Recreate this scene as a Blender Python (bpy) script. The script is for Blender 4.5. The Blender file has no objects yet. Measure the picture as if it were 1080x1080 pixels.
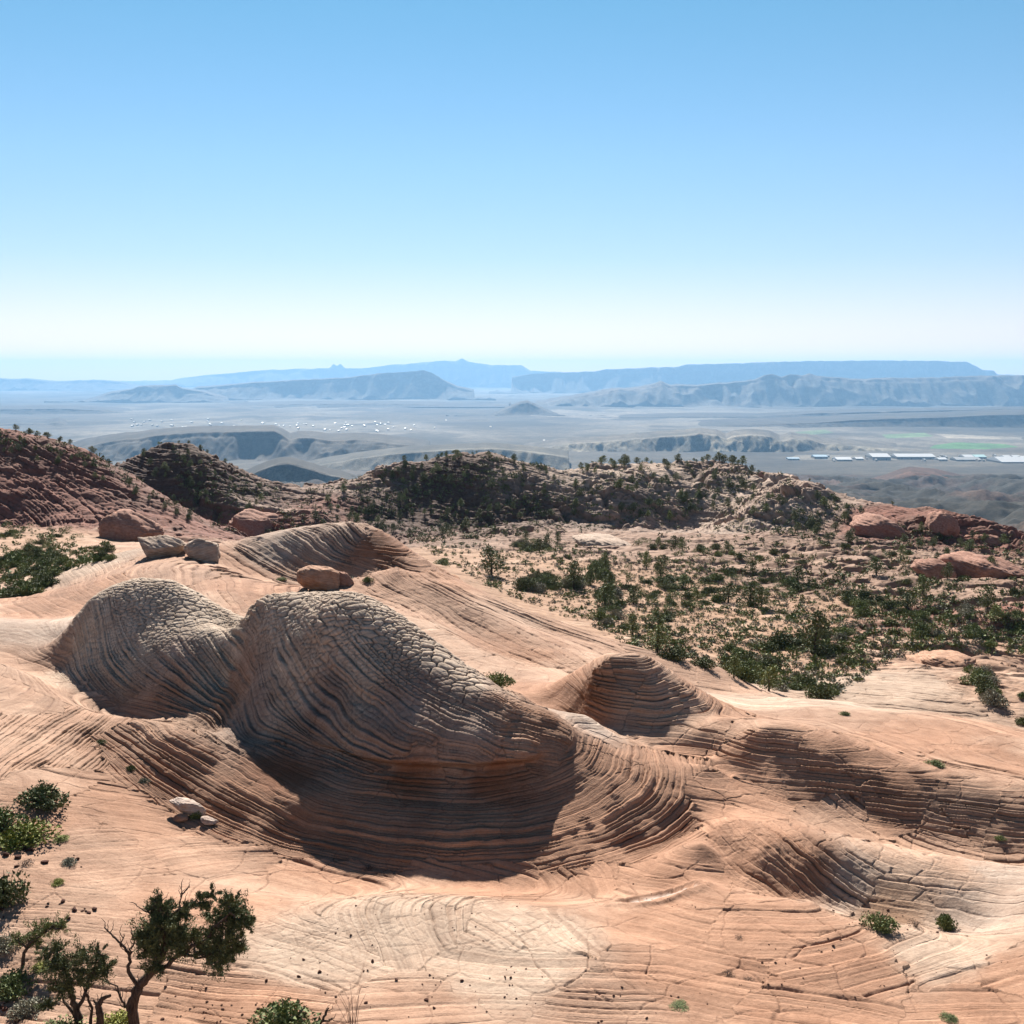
import bpy, math, random
import numpy as np
from mathutils import Vector, Matrix
R = math.radians
Q = 1.15                                  # mesh density
F, PITCH = 1158.0, R(7.2)                # focal length in photo pixels (of 1080), camera pitch down
cp, sp = math.cos(PITCH), math.sin(PITCH)
# ---------------------------------------------------------------- camera, sky, sun, exposure
sc = bpy.context.scene
COL = sc.collection
cam = bpy.data.cameras.new('camera'); cam.lens = 36*F/1080; cam.sensor_width = 36
cam.clip_start = 0.5; cam.clip_end = 300000
camo = bpy.data.objects.new('camera', cam); COL.objects.link(camo)
camo.location = (0, 0, 0); camo.rotation_euler = (R(90)-PITCH, 0, 0); sc.camera = camo
SUN_EL, SUN_AZ = R(36), R(-8)           # azimuth measured from straight ahead (+Y), negative = left
w = bpy.data.worlds.new('World'); sc.world = w; w.use_nodes = True
wn = w.node_tree; wn.nodes.clear()
wo = wn.nodes.new('ShaderNodeOutputWorld'); bg = wn.nodes.new('ShaderNodeBackground')
sky = wn.nodes.new('ShaderNodeTexSky'); sky.sky_type = 'NISHITA'; sky.sun_disc = False
sky.sun_elevation = SUN_EL; sky.sun_rotation = SUN_AZ; sky.altitude = 1400
sky.air_density = 1.0; sky.dust_density = 0.0; sky.ozone_density = 1.0
bg.inputs[1].default_value = 0.05
tint = wn.nodes.new('ShaderNodeMix'); tint.data_type = 'RGBA'; tint.blend_type = 'MULTIPLY'; tint.inputs[0].default_value = 1
wtc = wn.nodes.new('ShaderNodeTexCoord'); wsx = wn.nodes.new('ShaderNodeSeparateXYZ'); wrp = wn.nodes.new('ShaderNodeValToRGB')
wn.links.new(wtc.outputs['Generated'], wsx.inputs[0]); wn.links.new(wsx.outputs['Z'], wrp.inputs[0]); wn.links.new(wrp.outputs[0], tint.inputs[7])
wrp.color_ramp.elements.new(.10); wrp.color_ramp.elements.new(.18); wrp.color_ramp.elements.new(.34)
for e_, (p_, c_) in zip(wrp.color_ramp.elements, ((0, (1.12,.73,.84,1)), (.10, (.80,.79,.87,1)), (.18, (.74,.88,.92,1)), (.34, (.54,.93,.92,1)), (.60, (.50,.54,.60,1)))): e_.position = p_; e_.color = c_
wn.links.new(sky.outputs[0], tint.inputs[6]); wn.links.new(tint.outputs[2], bg.inputs[0]); wn.links.new(bg.outputs[0], wo.inputs[0])
sl = bpy.data.lights.new('sun', 'SUN'); sl.energy = 5.0; sl.angle = R(0.53); sl.color = (1.0, 0.945, 0.87)
so = bpy.data.objects.new('sun', sl); COL.objects.link(so)
sd = Vector((math.sin(SUN_AZ)*math.cos(SUN_EL), math.cos(SUN_AZ)*math.cos(SUN_EL), math.sin(SUN_EL)))
so.rotation_euler = (-sd).to_track_quat('-Z', 'Y').to_euler(); so.location = (0, 0, 300)
sc.view_settings.view_transform = 'Standard'; sc.view_settings.look = 'None'
sc.view_settings.exposure = 1.3; sc.view_settings.gamma = 1.0
sc.cycles.max_bounces = 4; sc.cycles.diffuse_bounces = 1; sc.cycles.glossy_bounces = 1
sc.cycles.volume_bounces = 1; sc.cycles.transparent_max_bounces = 4

# ---------------------------------------------------------------- projection helpers
def slope(px, py):
    """photo pixel -> (x/y, z/y) of its ray"""
    dx = (px-540)/F; dy = (540-py)/F
    fy = cp+dy*sp
    return dx/fy, (dy*cp-sp)/fy
def project(u, s):
    """(x/y, z/y) -> photo pixel"""
    d = cp - s*sp
    return 540+F*u/d, 540-F*(s*cp+sp)/d

# ---------------------------------------------------------------- numpy noise
f4 = np.float32
def _h(ix, iy, iz, seed):
    h = (ix.astype(np.uint32)*np.uint32(374761393) + iy.astype(np.uint32)*np.uint32(668265263)
         + iz.astype(np.uint32)*np.uint32(2147483647) + np.uint32((seed*144269) & 0xffffffff))
    h = (h ^ (h >> np.uint32(13)))*np.uint32(1274126177)
    h = (h ^ (h >> np.uint32(16)))*np.uint32(2246822519)
    return ((h ^ (h >> np.uint32(15))) >> np.uint32(8)).astype(f4)*f4(1/16777216.0)
def hash1(i, seed=0):
    i = np.asarray(i).astype(np.int64).astype(np.int32)
    z = np.zeros_like(i); return _h(i, z, z, seed)
def vnoise2(x, y, seed=0):
    xf = np.floor(x); yf = np.floor(y); ix = xf.astype(np.int32); iy = yf.astype(np.int32)
    fx = (x-xf).astype(f4); fy = (y-yf).astype(f4)
    fx = fx*fx*fx*(fx*(fx*6-15)+10); fy = fy*fy*fy*(fy*(fy*6-15)+10)
    z = np.zeros_like(ix)
    a = _h(ix, iy, z, seed); b = _h(ix+1, iy, z, seed); c = _h(ix, iy+1, z, seed); d = _h(ix+1, iy+1, z, seed)
    return (a+(b-a)*fx)*(1-fy)+(c+(d-c)*fx)*fy
def fbm2(x, y, o=4, seed=0, gain=.5):
    """0 centred, about -1..1"""
    s = 0; a = 1.0; t = 0
    for k in range(o):
        c, q = math.cos(k*1.1), math.sin(k*1.1)
        s = s + a*(vnoise2((x*c-y*q)*2**k+k*17.3, (x*q+y*c)*2**k-k*9.1, seed+k*7)*2-1); t += a; a *= gain
    return s/t
def vor2(x, y, seed=0, jit=.85):
    """F1, F2, cell random"""
    xf = np.floor(x); yf = np.floor(y); ix = xf.astype(np.int32); iy = yf.astype(np.int32)
    fx = (x-xf).astype(f4); fy = (y-yf).astype(f4)
    f1 = np.full(x.shape, 9, f4); f2 = f1.copy(); cid = np.zeros(x.shape, f4); z = np.zeros_like(ix)
    for dx in (-1, 0, 1):
        for dy in (-1, 0, 1):
            jx = ix+dx; jy = iy+dy
            d = np.sqrt((dx+.5+jit*(_h(jx, jy, z, seed)-.5)-fx)**2 + (dy+.5+jit*(_h(jx, jy, z, seed+91)-.5)-fy)**2)
            m = d < f1
            f2 = np.where(m, f1, np.minimum(f2, d)); cid = np.where(m, _h(jx, jy, z, seed+17), cid); f1 = np.where(m, d, f1)
    return f1, f2, cid
def sstep(a, b, x):
    t = np.clip((x-a)/(b-a), 0, 1); return t*t*(3-2*t)
def tps_fit(P, V, lam=1e-4):
    P = np.asarray(P, float); V = np.asarray(V, float); n = len(P)
    d2 = ((P[:, None]-P[None])**2).sum(-1); K = .5*d2*np.log(d2+1e-12)
    A = np.zeros((n+3, n+3)); A[:n, :n] = K+lam*np.eye(n); A[:n, n] = 1; A[:n, n+1:] = P; A[n, :n] = 1; A[n+1:, :n] = P.T
    b = np.zeros(n+3); b[:n] = V
    return P, np.linalg.solve(A, b)
def tps_eval(T, X, Y):
    P, c = T; sh = X.shape; X = X.ravel(); Y = Y.ravel(); out = np.zeros(X.shape)
    for i in range(0, len(X), 20000):
        x = X[i:i+20000, None]; y = Y[i:i+20000, None]
        d2 = (x-P[:, 0])**2+(y-P[:, 1])**2
        out[i:i+20000] = (.5*d2*np.log(d2+1e-12))@c[:len(P)] + c[len(P)] + c[len(P)+1]*X[i:i+20000]+c[len(P)+2]*Y[i:i+20000]
    return out.reshape(sh)

# ---------------------------------------------------------------- the near land: heights taken at surveyed points (photo pixel, distance ahead)
COLS = {
 -150: [(1080,26),(950,31.5),(860,37),(800,42),(740,49),(690,57),(650,68),(610,98),(575,150),(552,210),(545,250),(510,262),(475,274),(452,284),(520,380)],
 0: [(1080,26),(960,31),(860,37),(800,41.5),(770,44.5),(740,48),(700,54),(660,64),(640,76),(610,100),(575,150),(557,205),(549,250),(520,258),(480,274),(458,284),(520,380)],
 60: [(1080,25.6),(960,31),(880,36),(840,39),(800,43),(765,46.5),(735,50.5),(700,55),(672,62),(650,72),(620,86),(600,98),(575,150),(556,205),(546,248),(500,268),(464,282),(530,380)],
 150: [(1080,25.5),(1000,29.5),(940,33.2),(880,38.2),(800,44.9),(770,47),(750,50),(742,53.4),(700,55.3),(650,57.4),(613,59.6),(608.5,60.5),(635,65),(630,72),(600,81),(588,89),(578,97),(582,115),(572,150),(560,215),(552,250),(510,278),(540,310),(545,340),(478,376),(560,450)],
 230: [(1080,25),(990,29.5),(940,33.8),(900,37.4),(840,42.2),(800,44.9),(765,47.4),(750,49.8),(700,52.3),(662,55.2),(642,58.5),(655,62),(628,72),(600,82),(583,90),(574,97),(592,112),(585,180),(568,240),(545,345),(492,372),(570,450)],
 330: [(1080,25),(1000,29.5),(960,31.8),(930,36),(850,41.2),(800,43.6),(788,44.9),(740,45.2),(700,46),(660,47.6),(635,49.6),(628,50.8),(652,54),(660,60),(630,72),(606,85),(575,89.5),(554,93),(590,101),(598,135),(585,200),(560,335),(520,375),(590,450)],
 450: [(1080,25),(1000,29),(945,32.5),(935,36.4),(880,39.4),(840,41.2),(800,42.9),(760,43),(720,44),(690,46.2),(668,48.2),(695,52),(692,58),(665,63),(650,67),(630,72),(610,80),(598,84),(640,92),(640,115),(600,165),(580,220),(566,300),(555,345),(520,365),(484,385),(580,480)],
 560: [(1080,25),(1000,28.5),(960,31.5),(934,36.6),(900,38.3),(860,40),(830,41.4),(803,42.6),(780,43),(745,45.5),(742,47),(738,51),(725,56),(700,64),(680,70),(660,76),(646,80),(685,88),(668,110),(640,140),(600,183),(570,260),(557,345),(525,360),(488,394),(580,490)],
 660: [(1080,25),(1000,28.5),(950,33.6),(915,36.9),(892,38.5),(850,40.8),(800,43.6),(775,46),(768,47.4),(730,49),(700,50.6),(691,51.4),(715,56),(705,64),(692,74),(683,78),(705,86),(685,108),(660,128),(620,165),(580,225),(560,320),(552,350),(520,362),(495,392),(490,402),(580,500)],
 740: [(1080,25),(1000,28.5),(960,31),(930,33.5),(890,36.8),(850,39.5),(808,43.9),(795,46),(770,47.6),(748,50.5),(742,56),(727,72),(745,80),(718,97),(690,112),(640,147),(580,222),(562,310),(553,350),(520,358),(497,392),(489,407),(580,500)],
 850: [(1080,25),(1000,28.5),(950,32.5),(940,33.7),(905,34.8),(870,39),(836,43.9),(793,45.4),(765,51),(745,62),(736,72),(748,80),(722,94),(690,114),(650,140),(600,187),(570,250),(560,310),(511,335),(620,440)],
 960: [(1080,25),(1000,29),(975,31),(960,33),(930,34.2),(895,38),(869,42),(832,43.3),(800,49),(770,58),(751,66),(765,74),(738,87),(710,97),(680,117),(640,143),(600,187),(580,235),(565,285),(558,296),(650,400)],
 1080: [(1080,25),(1000,29),(970,32),(945,33.4),(915,37),(895,40.8),(856,42.3),(820,49),(780,58),(771,62),(785,70),(742,87),(705,107),(662,125),(620,153),(600,187),(588,240),(566,300),(660,400)],
 1230: [(1080,25),(1000,29),(970,32),(945,33.6),(915,38),(905,40.6),(868,42),(830,49),(790,58),(780,63),(790,70),(745,87),(705,107),(662,125),(620,153),(605,187),(595,240),(580,300),(660,400)],
}
LINES = [  # ridges, edges and troughs: (px, py, distance)
 [(238,694,52.6),(246,672,53),(254,652,53.2),(266,639,53.3),(285,632,53.3),(310,629,53.3),(345,630,53.1),(370,631,52.6),(400,639,51.6),(430,656,50.3),(470,683,48.8),(510,715,47),(545,737,45.9),(575,749,45.1),(594,761,44.6)],
 [(262,672,56),(285,654,56.5),(310,650,56.5),(345,650,56.2),(370,652,55.6),(400,662,54.6),(430,678,53.2),(470,705,51.5)],
 [(262,652,52),(278,648,51.2),(300,655,50),(330,667,47.9),(360,683,46.7),(400,706,45.4),(440,727,44.6),(480,739,44.0),(520,744,43.9)],
 [(262,778,46.6),(300,786,45.2),(350,797,43.9),(400,804,43),(450,807,42.6),(500,807,42.4),(550,803,42.5),(590,794,42.9),(612,780,44),(620,755,47)],
 [(262,748,48),(275,752,47.3),(300,762,46.3),(350,776,44.7),(400,782,43.6),(450,784,43),(500,784,42.8),(550,782,43),(588,772,43.8)],
 [(256,702,50.6),(275,704,49.2),(300,710,47.8),(330,718,46.8),(360,728,45.4),(400,743,44.3),(450,755,43.6),(500,762,43.3),(550,764,43.6)],
 [(130,757,49.1),(200,770,47.2),(260,790,45.4),(320,812,43.6)],
 [(120,775,47),(180,805,44.7),(230,830,43),(290,858,41.2),(350,880,40)],
 [(100,786,45.6),(125,806,44.4),(150,828,43.2),(180,851,41.8),(210,869,40.7),(250,888,39.7),(300,903,38.9),(350,914,38.2),(400,922,37.8),(480,932,37.3),(560,932,37.1),(620,922,37.3),(680,905,38),(722,882,39.2)],
 [(400,890,39.2),(500,905,38.4),(600,893,38.8),(680,872,39.8),(712,850,40.7)],[(300,850,41.2),(400,850,41),(500,852,40.8),(600,842,41.2)],
 [(735,868,39.9),(748,835,41.9),(745,806,44)],
 [(660,838,41.3),(685,825,42),(690,808,43.2)],
 [(72,690,58.5),(80,660,59.2),(96,632,59.8),(120,617,60.3),(145,609.5,60.5),(180,611,60.3),(205,622,59.7),(228,638,58.6)],
 [(84,715,55.5),(110,732,54),(130,745,53.2),(160,752,52),(200,757,50.3),(240,763,48.8)],
 [(100,690,56.6),(140,700,54.9),(190,700,53.4)],[(120,650,58),(180,650,57)],
 [(240,690,52.8),(250,720,50.6)],
 [(500,712,52.5),(525,722,54),(580,740,53),(610,752,50.8),(640,768,48.2),(680,788,46.2),(720,801,44.9),(760,813,44.2)],
 [(578,722,55),(605,711,53.6),(622,701,52.7),(633,692,52.3),(650,689,52.1),(675,690,51.7),(688,699,51.2),(700,716,50.6),(728,733,50.3),(762,754,50)],
 [(628,709,50.8),(650,714,50.4),(682,714,50.1)],[(598,729,51.6),(640,740,49.6),(690,745,48.9),(725,757,48.9)],
 [(600,732,52.3),(640,758,49),(680,782,47),(710,793,46.2),(745,798,46)],
 [(250,573,93),(280,566,93),(310,558,93),(345,552,92.5),(375,551,91),(395,562,88.5),(415,577,86.5),(450,597,84),(500,620,82),(550,642,80.3),(600,660,79),(640,674,78.6),(700,690,79),(740,697,80)],
 [(270,592,89.6),(310,602,88),(360,606,86),(400,606,84),(415,602,83.5)],
 [(260,600,104),(345,590,103),(420,615,96),(500,655,91),(600,690,88),(700,712,88)],
 [(420,600,78),(450,618,75.5),(500,645,72.5),(560,680,67.7),(620,705,63.5)],
 [(424,617,75.5),(455,640,72.4),(505,668,69),(555,697,64.5),(610,717,60.5)],
 [(765,757,48.8),(800,772,46.4),(830,784,45.7),(870,795,45.2),(900,803,45),(950,823,44),(1000,833,43.6),(1040,843,43)],
 [(740,801,45),(760,810,44.7),(800,824,43.9),(850,839,43.4),(900,853,42.8),(960,871,42),(1020,885,41.3)],
 [(790,743,64),(820,735,72),(900,741,72),(930,749,68),(1000,753,65),(1040,761,63)],
 [(760,868,38.9),(780,885,37.6),(800,900,36.4),(850,912,35.4),(900,927,34.9),(950,933,34.6),(1000,938,34.4),(1040,942,34.3)],
 [(765,898,37.3),(800,927,35.5),(850,944,34.6),(880,956,34.0),(930,975,33.0),(990,983,32.5),(1040,977,32.7)],[(800,868,38.8),(850,872,38.2),(900,884,37.6),(960,897,37),(1020,908,36.8)],
 [(270,985,30.2),(330,965,31.3),(400,948,32.3),(500,950,32.2),(600,968,31),(720,1000,29)],
 [(250,915,37.6),(330,945,35.4),(420,937,36.4),(520,940,36.2),(620,945,35.4),(700,940,34.8)],
 [(165,470,378),(185,468,378),(205,474,376),(250,508,368),(285,528,360)],
 [(120,510,352),(150,540,345),(200,545,343),(250,548,342)],
 [(90,474,281),(120,492,279),(180,530,274),(215,556,268)],
 [(370,505,388),(400,494,390),(480,477,394),(520,480,394),(545,484,394),(600,493,396),(630,490,402),(700,489,408),(760,487,406),(790,494,396),(820,504,372),(880,521,335),(910,534,316),(940,552,300)],
 [(330,590,450),(500,600,470),(700,600,470),(800,630,440)],
 [(440,568,300),(500,562,315),(600,556,328),(700,556,322),(800,561,305),(900,568,272)],
 [(965,566,290),(980,556,292),(996,549,294),(1010,560,294),(1025,566,292),(1048,558,297),(1070,566,295)],
 [(250,545,340),(268,532,345),(285,540,342),(310,562,330)],
]
pts = []; val = []
def addp(px, py, Y):
    u, s = slope(px, py); pts.append((u, math.log(Y))); val.append(s)
for c, L in COLS.items():
    for (py, Y) in L: addp(c, py, Y)
nline0 = len(pts)
for L in LINES:
    for a, b in zip(L[:-1], L[1:]):
        n = max(1, int(math.hypot(b[0]-a[0], b[1]-a[1])/13))
        for k in range(n): addp(a[0]+(b[0]-a[0])*k/n, a[1]+(b[1]-a[1])*k/n, a[2]+(b[2]-a[2])*k/n)
    addp(*L[-1])
nline1 = len(pts)
for px in (-400, -150, 100, 400, 700, 1000, 1230, 1500):
    u = slope(px, 700)[0]
    for Y, Z in ((20, -14.6), (14, -13.2), (10, -11.6), (620, -110), (760, -150)):
        pts.append((u, math.log(Y))); val.append(Z/Y)
for px, L in ((-400, COLS[-150]), (1500, COLS[1230])):
    for py, Y in L[::2]: addp(px, py, Y)
# the lines rule: a column point too near one of them, or a second line point on the same spot, is dropped
keep = []; kp = np.zeros((0, 2))
for i in list(range(nline0, len(pts)))+list(range(nline0)):
    p = np.array(pts[i]); lim = .009 if i >= nline0 and i < nline1 else .026
    if i >= nline1: lim = .0
    if len(kp) and ((kp-p)**2).sum(1).min() < lim**2: continue
    keep.append(i); kp = np.vstack([kp, p])
print('survey points', len(keep))
LAM = 3e-6
T = tps_fit([pts[i] for i in keep], [val[i] for i in keep], lam=LAM)
#
U0, U1, V0, V1 = -.82, .82, math.log(9.5), math.log(800)
NU, NV = 329, 555
cu = np.linspace(U0, U1, NU); cv = np.linspace(V0, V1, NV)
CU, CV = np.meshgrid(cu, cv)
S = tps_eval(T, CU, CV)
def bicubic(A, u, v):
    x = (u-U0)/(U1-U0)*(NU-1); y = (v-V0)/(V1-V0)*(NV-1)
    x = np.clip(x, 1, NU-2.001); y = np.clip(y, 1, NV-2.001)
    ix = np.floor(x).astype(int); iy = np.floor(y).astype(int); fx = x-ix; fy = y-iy
    ix = np.clip(ix, 1, NU-3); iy = np.clip(iy, 1, NV-3); fx = x-ix; fy = y-iy
    def wts(t): return (-.5*t+t*t-.5*t**3, 1-2.5*t*t+1.5*t**3, .5*t+2*t*t-1.5*t**3, -.5*t*t+.5*t**3)
    wx = wts(fx); wy = wts(fy); out = 0
    for j in range(4):
        row = 0
        for i in range(4): row = row+wx[i]*A[iy+j-1, ix+i-1]
        out = out+wy[j]*row
    return out
_vs = np.linspace(V0, V1, 6000)
def hit(px, py, y0=10, arr=None):
    """plan position (u, log distance) where the ray of a photo pixel first meets the land"""
    u, s = slope(px, py)
    m = _vs >= math.log(y0)
    prof = bicubic(S, np.full(6000, u), _vs)
    g = np.where((prof >= s) & m)[0]
    if len(g): return u, _vs[g[0]]
    k = np.argmax(np.where(m & (_vs < math.log(600)), prof, -9)); return u, _vs[k]

# bedding traces: level lines of each set, read along the rock
TR = {
 'skirt': [(0, [(112,787),(160,825),(210,855),(300,892),(400,914),(480,925),(560,924),(640,906),(700,885),(735,858),(740,820),(732,795)]),
           (5, [(122,765),(210,820),(310,872),(400,895),(480,902),(560,897),(640,878),(690,850),(705,815),(695,790)]),
           (10, [(155,760),(240,806),(330,855),(400,868),(480,874),(560,866),(620,848),(662,815),(662,785)]),
           (15, [(205,762),(280,795),(360,832),(430,842),(500,845),(570,832),(620,810),(632,785)]),
           (20, [(262,775),(320,795),(400,816),(460,820),(530,815),(580,806),(612,790)])],
 'cap': [(0, [(262,690),(266,730),(272,762)]),
         (5, [(280,660),(290,705),(320,750),(370,782)]),
         (11, [(305,642),(330,695),(370,738),(430,772),(500,786)]),
         (17, [(345,640),(375,685),(420,728),(480,760),(560,780)]),
         (23, [(382,645),(420,690),(470,725),(530,752),(585,766)]),
         (28, [(415,655),(450,682),(500,716),(550,744)])],
 'left_dome': [(0, [(90,665),(97,705),(125,735),(150,744)]),
         (5, [(108,645),(118,692),(150,728),(200,748)]),
         (10, [(132,640),(155,685),(192,722),(240,752)]),
         (15, [(168,640),(200,690),(250,742)]),
         (20, [(205,640),(228,680),(258,715)])],
 'left_fan': [(0, [(5,785),(40,760),(70,745)]), (6, [(40,795),(80,768),(112,748)]), (12, [(75,800),(105,775),(128,757)]), (-6, [(-30,775),(0,755),(20,742)])],
 'mound': [(0, [(765,875),(800,908),(835,934)]), (3, [(800,862),(850,902),(895,936)]), (6, [(845,856),(900,898),(960,930),(1078,940)]),
           (9, [(900,855),(950,888),(1010,910),(1080,914)]), (13, [(960,870),(1010,885),(1080,896)])],
 'back_ridge': [(0, [(430,640),(520,690),(600,720)]), (5, [(420,612),(500,652),(600,702)]), (10, [(415,590),(500,632),(600,672),(700,705)]), (14, [(400,572),(500,624),(600,663),(700,693)])],
 'hump': [(0, [(255,580),(300,605),(340,618)]), (6, [(280,570),(330,600),(390,612)]), (12, [(310,562),(350,592),(410,605)]), (18, [(350,555),(375,578),(420,597)])],
}
TP = {}
for name, L in TR.items():
    P = []; V = []
    for vv, poly in L:
        for a, b in zip(poly[:-1], poly[1:]):
            for k in range(3):
                t = k/3; P.append(hit(a[0]+(b[0]-a[0])*t, a[1]+(b[1]-a[1])*t)); V.append(vv)
        P.append(hit(*poly[-1])); V.append(vv)
    TP[name] = tps_eval(tps_fit(P, V, lam=3e-4), CU, CV)*{'skirt': 1.35, 'cap': 1.35, 'left_dome': 1.5, 'mound': 1.6, 'back_ridge': 1.5}.get(name, 1.2)

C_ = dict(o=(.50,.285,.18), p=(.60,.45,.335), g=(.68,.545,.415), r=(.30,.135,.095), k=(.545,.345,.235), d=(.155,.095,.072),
          s=(.48,.30,.19), b=(.33,.155,.085), m=(.46,.335,.26), c=(.60,.46,.36), q=(.43,.285,.205))
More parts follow.
